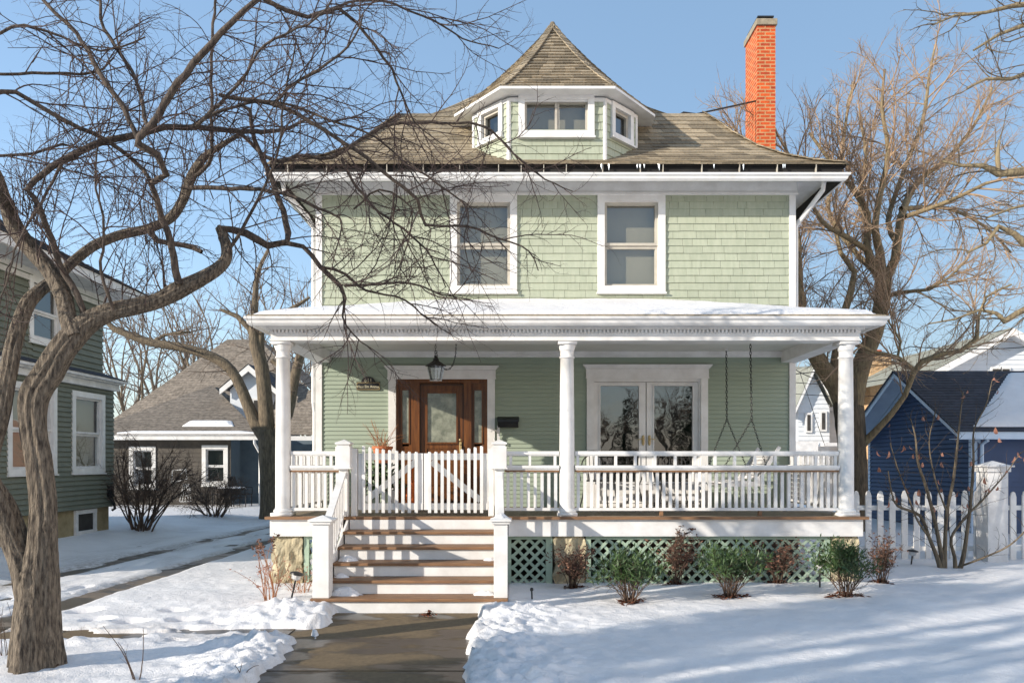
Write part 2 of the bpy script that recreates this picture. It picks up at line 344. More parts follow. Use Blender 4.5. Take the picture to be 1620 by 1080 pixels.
# ================================================================== GROUND
soil = MB().box(-150, 150, -60, 260, -.3, -.03).build('ground', M['mulch']); struct(soil)
def nonuni(a, f0, f1, b, step, grow=1.22, cap=8):
    xs = list(np.arange(f0, f1+1e-6, step)); d = step; x = f1
    while x < b: d = min(d*grow, cap); x += d; xs.append(x)
    d = step; x = f0
    while x > a: d = min(d*grow, cap); x -= d; xs.insert(0, x)
    return np.array(xs)
gx = nonuni(-140, -6.4, 6.2, 140, .032); gy = nonuni(-50, 5.2, 10.4, 240, .03, 1.06)
GX, GY = np.meshgrid(gx, gy)
def snow_height(x, y):
    h = .085 + .07*(fbm(x, y, .45, 3) - .5) + .035*(fbm(x, y, 1.7, 9, 4) - .5)
    fine = fbm(x, y, 6.5, 21, 4) - .5; cl = fbm(x, y, 14, 31, 3) - .5
    # shovelled banks beside the walk
    el = -2.03 + .30*(fbm(x*0+3, y, 1.6, 41) - .5) + .14*(fbm(x, y, 9, 43) - .5)
    er = -.47 + .26*(fbm(x*0+7, y, 1.5, 51) - .5) + .14*(fbm(x, y, 9, 53) - .5)
    dl = el - x; dr = x - er
    dd = np.where(dl > 0, dl, np.where(dr > 0, dr, -1))
    near = sstep(9.0, 8.4, y)
    bank = np.exp(-((dd-.38)/.42)**2) * (dd > 0) * near
    h = h + bank*(.02 + .09*np.abs(fine) + .07*cl + .08*(fbm(x, y, 3.1, 61)-.45))
    rough = np.exp(-np.abs(dd)/1.1) * (dd > 0) * sstep(9.6, 8.6, y)
    h = h + rough*(.07*fine + .05*cl)
    h = h - .045*sstep(-1.9, -2.6, x)*sstep(9.2, 8.2, y)*sstep(5, 6, y) + .03*(fbm(x, y, 4.2, 101)-.5)*(x < -2)
    h = h + .02*(fbm(x, y, 3.1, 103)-.5)*(x > 0)
    h = h + .012*fine
    # tongue of pushed snow left of the steps
    h = h + .10*np.exp(-((x+2.62)/.55)**2 - ((y-8.35)/.35)**2)*(.7+1.2*np.abs(fine))
    h = h + .06*np.exp(-((x+.15)/.55)**2 - ((y-8.15)/.3)**2)*(.6+1.2*np.abs(fine))
    edge = sstep(0, .10, dd)                                  # steep crumbled edge at the walk
    walk = (y < 8.62) & (y > -20)
    h = np.where(walk, h*edge - .05*(1-edge), h)
    # a bare cross walk showing in patches
    band = np.exp(-((y - 7.46 - .30*(fbm(x, y*0, 1.6, 71)-.5) - .12*(fbm(x, y, 7, 72)-.5))/.24)**4) * (x < -2.0)
    m = sstep(.34, .42, fbm(x, y*2.2, 1.5, 73) + .08*(x < -4.3))
    h = h - band*m*.32
    h = h + .03*np.exp(-((y-7.0)/.22)**2)*(x < -2.2)*np.abs(fine)*3
    # driveway
    dx = x + .045*(y-9)*0 
    drv = sstep(-8.35, -8.05, x)*sstep(-5.05, -5.25, x)*sstep(34, 30, y)
    wob = .10*(fbm(x*0+1, y, .5, 81)-.5)
    t1 = np.exp(-((x + 5.48 - .012*(y-9) + wob)/.25)**4); t2 = np.exp(-((x + 7.05 - .05*(y-11.7) + wob)/.22)**4)
    pat = fbm(x*1.4, y*.5, 1.6, 83)
    h = h*(1-drv) + drv*(.035 + .03*fine + .03*(fbm(x, y, 2.5, 85)-.5))
    h = h - drv*t1*(.055 + .03*(pat-.5)) - drv*t2*.05*sstep(.30, .50, pat) - drv*.04*sstep(.60, .70, fbm(x*1.1, y*.6, 3.2, 87))
    # footprints
    for fx, fy, fr in ((-4.55,8.05,.09),(-4.15,7.98,.10),(-3.6,8.02,.09),(-3.95,8.55,.08),(-4.95,8.5,.1),(-3.2,7.9,.08)):
        h = h - .17*np.exp(-(((x-fx)/(fr*1.5))**2 + ((y-fy)/fr)**2)**2)
    # under the steps, the porch and the house
    h = np.where((x > -2.3) & (x < -.12) & (y > 8.66) & (y < 10.3), -.06, h)
    h = np.where((x > -2.9) & (x < 4.3) & (y > 10.5) & (y < 22), -.06, h)
    h = h + sstep(-8.4, -9.3, x)*.10*sstep(60, 20, y)
    return h
GZ = snow_height(GX, GY)
ny, nx = GX.shape
vs = np.stack([GX.ravel(), GY.ravel(), GZ.ravel()], 1)
ii = np.arange(nx*ny).reshape(ny, nx)
qs = np.stack([ii[:-1,:-1].ravel(), ii[:-1,1:].ravel(), ii[1:,1:].ravel(), ii[1:,:-1].ravel()], 1)
so_ = struct(link_mesh('snow_ground', vs, qs, M['trodden'], smooth=True))
def dirt_at(x, y):
    drv = sstep(-8.35, -8.05, x)*sstep(-5.0, -5.2, x)*sstep(36, 30, y); wob = .10*(fbm(x*0+1, y, .5, 81)-.5)
    t1 = np.exp(-((x + 5.48 - .012*(y-9) + wob)/.30)**4); t2 = np.exp(-((x + 7.05 - .05*(y-11.7) + wob)/.30)**4)
    d = drv*(.9*t1 + 1.0*t2 + .45*sstep(.45,.65,fbm(x, y*.6, 2.3, 111)))
    d = d + .55*np.exp(-((y-7.46)/.34)**4)*(x < -2.1)*sstep(.35,.6,fbm(x, y, 1.9, 113))
    d = d + .35*np.exp(-((x+2.12)/.16)**2)*(y < 8.6) + .30*np.exp(-((x+.36)/.14)**2)*(y < 8.6)
    return np.clip(d, 0, 1)
at_ = so_.data.attributes.new('dirt', 'FLOAT', 'POINT'); at_.data.foreach_set('value', dirt_at(GX, GY).ravel().astype(np.float32))
def gz(x, y): return float(snow_height(np.array([float(x)]), np.array([float(y)]))[0])
fp = MB(); yy_ = 8.59
while yy_ > -10: fp.box(-2.3, -.2, yy_-1.18, yy_, -.1, .002*math.sin(yy_*7)); yy_ -= 1.195
struct(fp.build('front_path', M['path']))
struct(MB().box(-12, -2.304, 7.15, 7.75, -.1, .006).build('side_path', M['path']))
struct(MB().box(-8.35, -5.1, 7.76, 34, -.1, -.002).build('driveway', M['drive']))
def mulch_bed(x, y, rx, ry, n, seed):
    g = random.Random(seed); mb = MB(); z = gz(x, y)
    for _ in range(n):
        a = g.uniform(0, 2*math.pi); r = g.random()**.6*(.75+.35*math.sin(2*a+seed)+.25*math.sin(5*a+seed*2)); px, py = x+rx*r*math.cos(a), y+ry*r*math.sin(a); pz = gz(px, py) + g.uniform(.0,.045)*(1.2-r)
        s = g.uniform(.018,.042); b = g.uniform(0, 6.28); c, d = math.cos(b)*s, math.sin(b)*s; t = g.uniform(-.02,.03)
        mb.add([(px-c,py-d,pz),(px+d*.6,py-c*.6,pz+t*.5),(px+c,py+d,pz+t),(px-d*.6,py+c*.6,pz+.006)], [(0,1,2,3)])
    return mb
# ================================================================== MAIN HOUSE
YW = 12.4; HX0, HX1 = -3.30, 4.63; HYB = 22.0; FL = 1.0
house = thing('green_house', (.68, YW, 0), 'two storey green shingled house with a white front porch and a pointed turret dormer', 'house')
def fw(mb): return mb
def tf_front(y): return lambda u, wd, z: (u, y - wd, z)
def tf_face(ax, ay, bx, by):
    """u runs from (ax,ay) to (bx,by); outward is to the right-hand side facing the viewer"""
    L = math.hypot(bx-ax, by-ay); tx, ty = (bx-ax)/L, (by-ay)/L; nx_, ny_ = ty, -tx
    return lambda u, wd, z: (ax + tx*u + nx_*wd, ay + ty*u + ny_*wd, z)
def lbox(mb, T, u0, u1, w0, w1, z0, z1):
    p = [T(u0,w1,z0),T(u1,w1,z0),T(u1,w0,z0),T(u0,w0,z0),T(u0,w1,z1),T(u1,w1,z1),T(u1,w0,z1),T(u0,w0,z1)]
    return mb.add(p, [(0,3,2,1),(4,5,6,7),(0,1,5,4),(1,2,6,5),(2,3,7,6),(3,0,4,7)])
def frame4(mb, T, u0, u1, z0, z1, cw, w0, w1, top=None, bot=None):
    """four butted boards round an opening; outer edges given"""
    top = cw if top is None else top; bot = cw if bot is None else bot
    lbox(mb, T, u0, u0+cw, w0, w1, z0+bot, z1-top); lbox(mb, T, u1-cw, u1, w0, w1, z0+bot, z1-top)
    lbox(mb, T, u0, u1, w0, w1+.004, z1-top, z1); lbox(mb, T, u0, u1, w0, w1+.006, z0, z0+bot)
    return mb
def sash_window(parent, T, u0, u1, z0, z1, cw=.12, kind='double', shade='shade_tan', trim='white', sashm='aluminium', gl='glass', name='window', shade_top=.0, depth=.05):
    fr = frame4(MB(), T, u0, u1, z0, z1, cw, -.04, depth, bot=cw*.9)
    lbox(fr, T, u0-.015, u1+.015, -.02, depth+.03, z0-.03, z0-.002)
    wnd = fr.build(name, M[trim], parent)
    a, b, c, d = u0+cw, u1-cw, z0+cw*.9, z1-cw
    s = MB(); sw = .045
    if kind == 'double':
        mid = (c+d)/2
        frame4(s, T, a, b, mid-.02, d, sw, -.07, -.012); frame4(s, T, a, b, c, mid-.022, sw, -.10, -.035)
    elif kind == 'slider':
        mid = (a+b)/2; frame4(s, T, a, mid+.015, c, d, sw*.8, -.07, -.012); frame4(s, T, mid+.017, b, c, d, sw*.8, -.09, -.03)
    else: frame4(s, T, a, b, c, d, sw, -.07, -.012)
    s.build('sash', M[sashm], wnd)
    MB().add([T(a+.01,-.06,c+.01),T(b-.01,-.06,c+.01),T(b-.01,-.06,d-.01),T(a+.01,-.06,d-.01)], [(0,1,2,3)]).build('pane', M[gl], wnd)
    if shade: lbox(MB(), T, a-.05, b+.05, -.18, -.17, c-.05, d+.05).build('blind_or_dark_board', M[shade], wnd)  # a blind; in the interior colour, a dark board painted as the dim room
    return wnd
TF = tf_front(YW)
# ---- openings (u0,u1,z0,z1 of the casing's outer edge)
UW = [(wx(712,YW), wx(818,YW), wz(463,YW), wz(309,YW)), (wx(945,YW), wx(1052,YW), wz(463,YW), wz(309,YW))]
DOOR = (wx(615,YW), wx(783,YW), FL, wz(599,YW)); FREN = (wx(928,YW), wx(1119,YW), FL, wz(596,YW))
def holes_up(z):
    return [(a+.1, b-.1) for a, b, c, d in UW if c+.05 < z < d-.02]
def holes_low(z):
    return [(a+.09, b-.09) for a, b, c, d in (DOOR, FREN) if z < d+.1]
# ---- walls
mb = MB(); courses(mb, [(HX0,YW,4.0),(HX0,YW,6.22)], [(HX1,YW,4.0),(HX1,YW,6.22)], .125, (.15,.42), .017, 5, holes_up, rnd_th=.004)
mb.build('shingle_wall', M['shingle'], house)
mb = MB(); courses(mb, [(HX0,YW,FL),(HX0,YW,3.6)], [(HX1,YW,FL),(HX1,YW,3.6)], .070, None, .020, 6, holes_low)
mb.build('clapboard_wall', M['clap'], house)
mb = MB()
courses(mb, [(HX0,HYB,4.0),(HX0,HYB,6.4)], [(HX0,YW,4.0),(HX0,YW,6.4)], .132, (.15,.35), .02, 8)
courses(mb, [(HX1,YW,4.0),(HX1,YW,6.4)], [(HX1,HYB,4.0),(HX1,HYB,6.4)], .132, (.15,.35), .02, 9)
mb.build('shingle_wall', M['shingle'], house)
mb = MB()
courses(mb, [(HX0,HYB,.5),(HX0,HYB,4.0)], [(HX0,YW,.5),(HX0,YW,4.0)], .07, None, .013, 8)
courses(mb, [(HX1,YW,.5),(HX1,YW,4.0)], [(HX1,HYB,.5),(HX1,HYB,4.0)], .07, None, .013, 9)
mb.box(HX0, HX1, HYB, HYB+.05, .5, 6.4)
mb.build('clapboard_wall', M['clap'], house)
MB().box(HX0+.02, HX1-.02, 12.45, HYB-.02, 0, .5).build('foundation', M['stone'], house)
# dim rooms behind the openings
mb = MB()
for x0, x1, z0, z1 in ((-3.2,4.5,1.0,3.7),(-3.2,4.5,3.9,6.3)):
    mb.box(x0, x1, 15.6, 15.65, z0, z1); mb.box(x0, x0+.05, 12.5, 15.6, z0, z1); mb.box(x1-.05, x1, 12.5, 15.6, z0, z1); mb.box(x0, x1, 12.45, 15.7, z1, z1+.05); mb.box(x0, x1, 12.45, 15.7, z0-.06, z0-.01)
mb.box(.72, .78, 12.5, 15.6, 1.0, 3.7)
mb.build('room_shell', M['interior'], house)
# corner boards and frieze
mb = MB()
mb.box(HX0-.04, HX0+.065, YW-.035, YW+.1, .5, 6.2); mb.build('corner_board', M['white'], house)
MB().box(HX1-.065, HX1+.04, YW-.035, YW+.1, .5, 6.2).build('corner_board', M['white'], house)
mb = MB(); mb.box(HX0-.06, HX1+.06, YW-.05, YW+.05, 6.20, 6.44); mb.box(HX0-.07, HX1+.07, YW-.075, YW-.05, 6.19, 6.225)
mb.box(HX0-.06, HX0, YW+.05, HYB, 6.20, 6.44); mb.box(HX1, HX1+.06, YW+.05, HYB, 6.20, 6.44)
mb.build('frieze_board', M['white'], house)
for k, (a, b, c, d) in enumerate(UW):
    sash_window(house, TF, a, b, c, d, .118, depth=.045)
# ---- eaves of the main roof
EX0, EX1, EY0, EY1 = -3.94, 5.27, 11.80, 22.6
mb = MB(); mb.box(EX0+.06, EX1-.06, EY0+.06, YW-.06, 6.42, 6.44); mb.box(EX0+.06, HX0-.07, YW-.06, EY1, 6.42, 6.44); mb.box(HX1+.07, EX1-.06, YW-.06, EY1, 6.42, 6.44)
mb.build('soffit', M['white'], house)
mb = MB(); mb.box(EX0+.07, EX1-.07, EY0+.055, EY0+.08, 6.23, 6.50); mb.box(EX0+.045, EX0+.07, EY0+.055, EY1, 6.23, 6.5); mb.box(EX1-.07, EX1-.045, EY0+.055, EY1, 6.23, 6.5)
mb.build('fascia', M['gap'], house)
def gutter_ring(x0, x1, y0, y1, z0, z1, dpt):
    """an ogee gutter along left, front and right: a closed lip profile swept"""
    prof = [(0,z0),(.35,z0),(.62,z0+(z1-z0)*.25),(.70,z0+(z1-z0)*.55),(.95,z0+(z1-z0)*.72),(1,z1),(.92,z1),(.92,z1-.012),(0,z1-.012)]
    mb = MB()
    path = [(x0,y1,-1,0),(x0,y0,-1,-1),(x1,y0,1,-1),(x1,y1,1,0)]
    n = len(prof); vs = []
    for px, py, ox, oy in path:
        for o, z in prof: vs.append((px+ox*o*dpt, py+oy*o*dpt, z))
    fs = [(i*n+k, i*n+(k+1)%n, (i+1)*n+(k+1)%n, (i+1)*n+k) for i in range(3) for k in range(n)]
    mb.add(vs, fs); return mb
gut = gutter_ring(EX0+.05, EX1-.05, EY0+.055, EY1, 6.225, 6.335, .10).build('gutter', M['white'], house)
g = random.Random(4); x = EX0+.3
while x < EX1-.2: MB().box(x, x+.011, EY0+.0, EY0+.052, 6.34, 6.475).build('hanger', M['aluminium'], gut); x += g.choice((.36,.62,.60,.58))
for x0, n in ((1.35,2),(1.85,7),(3.15,3),(3.9,2)):
    for _ in range(n):
        xx = x0+g.uniform(0,.5); L = g.uniform(.05,.1); MB().tube([(xx,EY0-.005,6.475),(xx,EY0-.005,6.475-L*.6),(xx,EY0-.005,6.475-L)], [.012,.008,.002], 5).build('icicle', M['icicle'], gut)
# ---- main roof, concave flared slopes
PR = [(0,6.485),(.343,6.665),(.684,6.89),(1.045,7.20),(1.384,7.59),(1.56,7.84),(1.787,8.12)]
TOPT = 1.787
hipL = [(EX0+t, EY0+t, z) for t, z in PR]; hipR = [(EX1-t, EY0+t, z) for t, z in PR]
bkL = [(EX0+t, EY1-t, z) for t, z in PR]; bkR = [(EX1-t, EY1-t, z) for t, z in PR]
mb = MB()
courses(mb, hipL, hipR, .135, (.2,.34), .014, 11, rnd_th=.006)
courses(mb, hipR, bkR, .135, (.2,.34), .014, 12, rnd_th=.006)
courses(mb, bkL, hipL, .135, (.2,.34), .014, 13, rnd_th=.006)
courses(mb, bkR, bkL, .4, None, .014, 14)
a = PR[-1]; mb.box(EX0+TOPT, EX1-TOPT, EY0+TOPT, EY1-TOPT, 8.06, 8.125)
for hp in (hipL, hipR):
    for i in range(len(hp)-1):
        p, q = Vector(hp[i]), Vector(hp[i+1]); n = max(1, int((q-p).length/.13))
        for k in range(n): mb.bar(p.lerp(q,k/n)+Vector((0,0,.02)), p.lerp(q,(k+1.15)/n)+Vector((0,0,.008)), .2, .018)
roof = mb.build('roof', M['roof'], house)
# closing sheet under the shingles
mb = MB()
for A, B in ((hipL,hipR),(hipR,bkR),(bkL,hipL),(bkR,bkL)):
    for i in range(len(PR)-1):
        mb.add([tuple(Vector(p)-Vector((0,0,.03))) for p in (A[i],B[i],B[i+1],A[i+1])], [(0,1,2,3)])
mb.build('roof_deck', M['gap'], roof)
# ---- turret dormer
TC = (.676, 13.66)
dorm_pts = [(-.114-.0,12.2),(1.466,12.2),(2.07,12.804),(2.07,14.6),(-.718,14.6),(-.718,12.804)]
TW = {'f': (wx(820,12.2), wx(940,12.2), 7.08, 7.79)}
def th(z): return [(TW['f'][0]+.1, TW['f'][1]-.1)] if z > 7.16 else []
faces = [((-.718,12.804),(-.114,12.2)), ((-.114,12.2),(1.466,12.2)), ((1.466,12.2),(2.07,12.804)), ((2.07,12.804),(2.07,14.6)), ((-.718,14.6),(-.718,12.804))]
mb = MB()
for k, (p, q) in enumerate(faces):
    if k in (0, 2):      # leave the window opening in the slanted faces
        T = tf_face(*p, *q); L = math.hypot(q[0]-p[0], q[1]-p[1])
        for za, zb, ua, ub in ((6.55,7.2,0,L),(7.2,7.7,0,.18),(7.2,7.7,L-.18,L)):
            courses(mb, [T(ua,0,za),T(ua,0,zb)], [T(ub,0,za),T(ub,0,zb)], .13, (.14,.3), .018, 30+k)
    else: courses(mb, [(*p,6.55),(*p,7.72)], [(*q,6.55),(*q,7.72)], .132, (.14,.32), .018, 20+k, th if k == 1 else None)
dorm = mb.build('dormer', M['shingle'], house)
for (x, y), (a0, a1) in (((-.114,12.2),(0,0)),((1.466,12.2),(0,0)),((2.07,12.804),(0,0)),((-.718,12.804),(0,0))):
    MB().tube([(x,y,6.6),(x,y,7.71)], .036, 8).build('corner_trim', M['white'], dorm)
T = tf_front(12.2)
mb = MB()
for p, q in faces[:3]:
    Tq = tf_face(*p, *q); L = math.hypot(q[0]-p[0], q[1]-p[1]); lbox(mb, Tq, 0, L, .0, .03, 7.655, 7.72)
mb.build('dormer_frieze', M['white'], dorm)
sash_window(house, T, *TW['f'], .105, 'slider', name='dormer_window', shade='shade_tan')
for k in (0, 2):
    p, q = faces[k]; Tq = tf_face(*p, *q); L = math.hypot(q[0]-p[0], q[1]-p[1])
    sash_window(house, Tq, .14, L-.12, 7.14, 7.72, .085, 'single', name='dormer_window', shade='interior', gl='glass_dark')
AP, HW = 1.71, .913; HV = (1.73, -.89)
octo = [(-HW,-AP),(HW,-AP),(1.73,-.74),(1.73,.89),(HW,AP),(-HW,AP),(-1.73,.89),(-1.73,-.74)]
ep = [(TC[0]+x, TC[1]+y) for x, y in octo]
mb = MB().slab([(TC[0]+(x-TC[0])*1.012, TC[1]+(y-TC[1])*1.012) for x, y in ep], 7.748, 7.79); mb.build('dormer_soffit', M['white'], dorm)
mb = MB(); ZE, ZA = 7.805, 9.80; caps = MB()
def tp(v, u):
    s = 1-u; e = 1.0
    return (TC[0]+v[0]*s*e, TC[1]+v[1]*s*e, ZE-.01 + (ZA-ZE)*(u*(.80+.20*u)))
us = [0,.12,.25,.4,.6,.8,.97]
for k in range(8):
    v, w_ = octo[k], octo[(k+1)%8]
    courses(mb, [tp(v,u) for u in us], [tp(w_,u) for u in us], .125, (.14,.28), .024, 40+k, rnd_th=.012)
    for i in range(len(us)-1):
        p, q = Vector(tp(v,us[i])), Vector(tp(v,us[i+1])); n = max(1, int((q-p).length/.13))
        for j in range(n): caps.bar(p.lerp(q,j/n)+Vector((0,0,.026)), p.lerp(q,(j+1.15)/n)+Vector((0,0,.012)), .15, .016)
caps.lathe(TC[0], TC[1], [(.09,9.66),(.10,9.70),(.04,9.83),(.01,9.84)], 10)
tr = mb.build('dormer_roof', M['roof'], house)
caps.build('hip_cap', M['roof'], tr)
mb = MB()
for k in range(8):
    v, w_ = octo[k], octo[(k+1)%8]
    for i in range(len(us)-1):
        mb.add([tuple(Vector(p)-Vector((0,0,.02))) for p in (tp(v,us[i]),tp(w_,us[i]),tp(w_,us[i+1]),tp(v,us[i+1]))], [(0,1,2,3)])
mb.build('roof_deck', M['gap'], tr)
# saddle that carries the turret roof down onto the main roof
mb = MB(); tops = [(-2.15,8.14),(-1.6,8.50),(-1.05,8.74),(-.65,8.93),(.0,9.1),(1.4,9.1),(2.05,8.90),(2.45,8.68),(2.85,8.52),(3.45,8.16)]
for (xa, za), (xb, zb) in zip(tops[:-1], tops[1:]):
    courses(mb, [(xa,13.66,8.125),(xa,14.4,za)], [(xb,13.66,8.125),(xb,14.4,zb)], .13, (.2,.34), .014, int(xa*10)+60)
    mb.add([(xa,14.4,za),(xb,14.4,zb),(xb,17.0,8.13),(xa,17.0,8.13)], [(0,1,2,3)])
mb.build('dormer_saddle', M['roof'], tr)
# ---- chimney on the right wall
cx0, cx1, cy0, cy1 = 5.05, 5.43, 15.5, 16.3
ch = MB().box(cx0, cx1, cy0, cy1, 0, 10.86).build('chimney', M['brick'], house)
MB().box(cx0-.03, cx1+.03, cy0-.04, cy1+.04, 10.86, 10.99).build('chimney_crown', M['concrete'], ch, bevel=.01)
mb = MB().box(cx0+.05, cx1-.05, cy0+.08, cy1-.08, 10.99, 11.06); mb.box(cx0+.02, cx1-.02, cy0+.04, cy1-.04, 11.06, 11.09)
mb.build('chimney_cap', M['black'], ch)
# downspouts
mb = MB()
mb.tube([(4.99,12.0,6.3),(4.99,12.05,6.16),(4.80,12.40,5.84),(4.73,12.52,5.72),(4.73,12.52,4.3)], .04, 8)
mb.build('downspout', M['white'], house)
mb = MB()
mb.tube([(-3.78,12.0,6.3),(-3.76,12.05,6.14),(-3.50,12.42,5.86),(-3.42,12.55,5.7),(-3.42,12.55,2.75),(-3.42,12.62,2.6),(-3.42,12.6,.3)], .04, 8)
mb.build('downspout', M['white'], house)

# ------------------------------------------------------------------ door, sidelights, french doors
def surround(x0, x1, ztop, cw, crown_z, ex):
    mb = MB(); y = YW
    mb.box(x0, x0+cw, y-.05, y+.06, FL, ztop); mb.box(x1-cw, x1, y-.05, y+.06, FL, ztop)
    mb.box(x0-.012, x1+.012, y-.055, y+.06, ztop, crown_z-.07)
    mb.prism([(x0-.012,crown_z-.07),(x1+.012,crown_z-.07),(x1+ex,crown_z-.012),(x1+ex,crown_z),(x0-ex,crown_z),(x0-ex,crown_z-.012)], y-.105, y+.02)
    mb.box(x0-.02, x1+.02, y-.062, y-.05, ztop-.012, ztop+.012)
    return mb.build('door_surround', M['white'], house)
surround(DOOR[0], DOOR[1], DOOR[3], .125, wz(578,12.3), .065)
surround(FREN[0]+.0, FREN[1], wz(598,YW), .115, wz(576,12.3), .065)
X = lambda p: wx(p, YW+.02); Z = lambda p: wz(p, YW+.02)
def lites(mb, x0, x1, z0, z1, y0, y1, cw): frame4(mb, TF, x0, x1, z0, z1, cw, -y1, -y0)
# wooden frame with mullions
x0, x1 = DOOR[0]+.125, DOOR[1]-.125; zt = DOOR[3]
mb = MB(); mb.box(x0, x0+.05, YW+.0, YW+.12, FL, zt-.07); mb.box(x1-.05, x1, YW, YW+.12, FL, zt-.07); mb.box(x0, x1, YW-.005, YW+.12, zt-.07, zt)
mb.box(X(651), X(664), YW-.02, YW+.12, FL, zt-.07); mb.box(X(734), X(746), YW-.02, YW+.12, FL, zt-.07)
mb.box(x0, x1, YW-.02, YW+.12, FL-.02, FL+.06)
frame = mb.build('door_frame', M['wood'], house)
for a, b in ((x0+.05, X(651)), (X(746), x1-.05)):
    mb = MB(); frame4(mb, tf_front(YW+.03), a, b, FL+.06, zt-.07, .045, -.05, .0, top=.12, bot=.95)
    frame4(mb, tf_front(YW+.03), a+.03, b-.03, Z(700)-.02, Z(616)+.02, .018, -.0, .014)
    lbox(mb, tf_front(YW+.03), a+.06, b-.06, 0, .02, FL+.2, FL+.8)
    sl = mb.build('sidelight', M['wood'], house); MB().box(a+.03, b-.03, YW+.045, YW+.05, Z(700), Z(616)).build('sidelight_glass', M['frost'], sl)
a, b = X(664), X(734)
mb = MB(); TD = tf_front(YW+.03); frame4(mb, TD, a, b, FL+.07, zt-.08, .115, -.05, .0, top=.16, bot=.25)
lbox(mb, TD, a+.115, b-.115, -.05, -.002, Z(700)-.10, Z(700)-.0)
lbox(mb, TD, a+.115, b-.115, -.04, -.015, FL+.3, Z(700)-.10)
for i in range(2): lbox(mb, TD, a+.13+i*.26, a+.34+i*.26, -.015, .006, FL+.36, Z(700)-.17)
fd = mb.build('front_door', M['wood'], house)
frame4(MB(), TD, a+.10, b-.10, Z(702), Z(615), .03, -.0, .02).build('glass_bead', M['wood'], fd)
MB().box(a+.115, b-.115, YW+.045, YW+.052, Z(700), Z(616)).build('door_glass', M['frost'], fd)
frame4(MB(), TD, a+.004, b-.004, FL+.075, zt-.09, .02, .0, .012).build('weather_strip', M['wood_dark'], fd)
mb = MB(); hx = b-.06; mb.box(hx-.02, hx+.02, YW-.0, YW+.03, 1.85, 2.08); mb.tube([(hx,YW,1.9),(hx,YW-.06,1.92),(hx,YW-.06,2.02),(hx,YW,2.04)], .009, 6); mb.lathe(hx, YW-.02, [(.02,2.1),(.02,2.13)], 8)
mb.build('door_handle', M['brass'], fd)
# french doors: jamb then two leaves
mb = MB(); xa, xb = FREN[0]+.115, FREN[1]-.115; zt = wz(598,YW)
mb.box(xa, X(940), YW-.0, YW+.1, FL, zt-.06); mb.box(X(1105), xb, YW, YW+.1, FL, zt-.06); mb.box(xa, xb, YW-.003, YW+.1, zt-.06, zt); mb.box(xa, xb, YW-.03, YW+.1, FL-.02, FL+.05)
mb.build('door_frame', M['white'], house)
for k, (p0, p1, g0, g1) in enumerate(((940,1022,950,1011),(1023,1105,1035,1096))):
    TD = tf_front(YW+.035); a, b, ga, gb = X(p0)+.002, X(p1)-.002, X(g0), X(g1)
    mb = MB(); zb, zg = FL+.06, Z(768)
    lbox(mb, TD, a, ga, -.045, 0, zb, zt-.065); lbox(mb, TD, gb, b, -.045, 0, zb, zt-.065); lbox(mb, TD, ga, gb, -.045, 0.001, Z(610), zt-.065); lbox(mb, TD, ga, gb, -.045, .001, zb, zg)
    frame4(mb, TD, ga-.02, gb+.02, zg-.02, Z(610)+.02, .02, 0, .014)
    fdr = mb.build('french_door', M['white'], house)
    MB().add([(ga,YW+.06,zg),(gb,YW+.06,zg),(gb,YW+.06,Z(610)),(ga,YW+.06,Z(610))], [(0,1,2,3)]).build('pane', M['glass_dark'], fdr)
    hx = b-.045 if k == 0 else a+.045; mb = MB(); mb.lathe(hx, YW+.03, [(.001,2.02),(.022,2.04),(.026,2.11),(.022,2.18),(.001,2.2)], 10); s = -1 if k == 0 else 1
    mb.tube([(hx,YW+.03,2.13),(hx,YW-.02,2.13),(hx+s*.03,YW-.025,2.135),(hx+s*.095,YW-.022,2.12)], [.009,.009,.008,.006], 6)
    mb.build('door_handle', M['brass'], fdr)
# ------------------------------------------------------------------ PORCH
PC = [wx(448,10.25), wx(897,10.25), wx(1338,10.25)]; CY = 10.25
PX0, PX1 = PC[0]-.13, PC[2]+.13
mb = MB(); n = 16
for i in range(n):
    y0 = 10.14+i*(12.36-10.14)/n; mb.box(PX0-.03, PX1+.06, y0+.002, y0+(12.36-10.14)/n-.003, .965, 1.0)
fl = mb.build('porch_floor', M['decktop'], house)
MB().box(PX0-.06, PX1+.1, 10.05, 10.14, .966, 1.004).build('floor_nosing', M['deck'], fl)
mb = MB(); mb.box(PX0-.005, -2.36, 10.10, 10.14, .735, .964); mb.box(-.10, PX1+.04, 10.10, 10.14, .735, .964)
mb.box(PX0-.005, PX0+.03, 10.14, 12.3, .735, .964); mb.box(PX1+.005, PX1+.04, 10.14, 12.3, .735, .964)
mb.build('skirt_board', M['white'], house)
# piers of rough stone
def pier(x0, x1):
    g = random.Random(int(x0*100)); n = 14; mb = MB(); y0, y1 = 10.15, 10.55; vs = []; fs = []
    nz = 16; cols = [(x0,y1)] + [(x0, y1+(y0-y1)*k/8) for k in range(1,9)] + [(x0+(x1-x0)*k/n, y0) for k in range(1,n+1)] + [(x1, y0+(y1-y0)*k/8) for k in range(1,9)]
    for j in range(nz+1):
        z = -.05 + .785*j/nz; joint = .0 if min(abs(z-.36),abs(z-.74)) > .03 else .015
        for i, (cx_, cy_) in enumerate(cols):
            a = (fbm(np.array([i*.9+x0*3]), np.array([j*.9]), .45, 5)[0]-.5)*.09; nxm = -1 if cx_ <= x0+1e-6 else (1 if cx_ >= x1-1e-6 else 0); nym = -1 if cy_ <= y0+1e-6 else 0
            vs.append((cx_+nxm*(a-joint), cy_+nym*(a-joint), z))
    m = len(cols)
    for j in range(nz):
        for i in range(m-1): fs.append((j*m+i, j*m+i+1, (j+1)*m+i+1, (j+1)*m+i))
    mb.add(vs, fs); return mb.build('stone_pier', M['stone'], house)
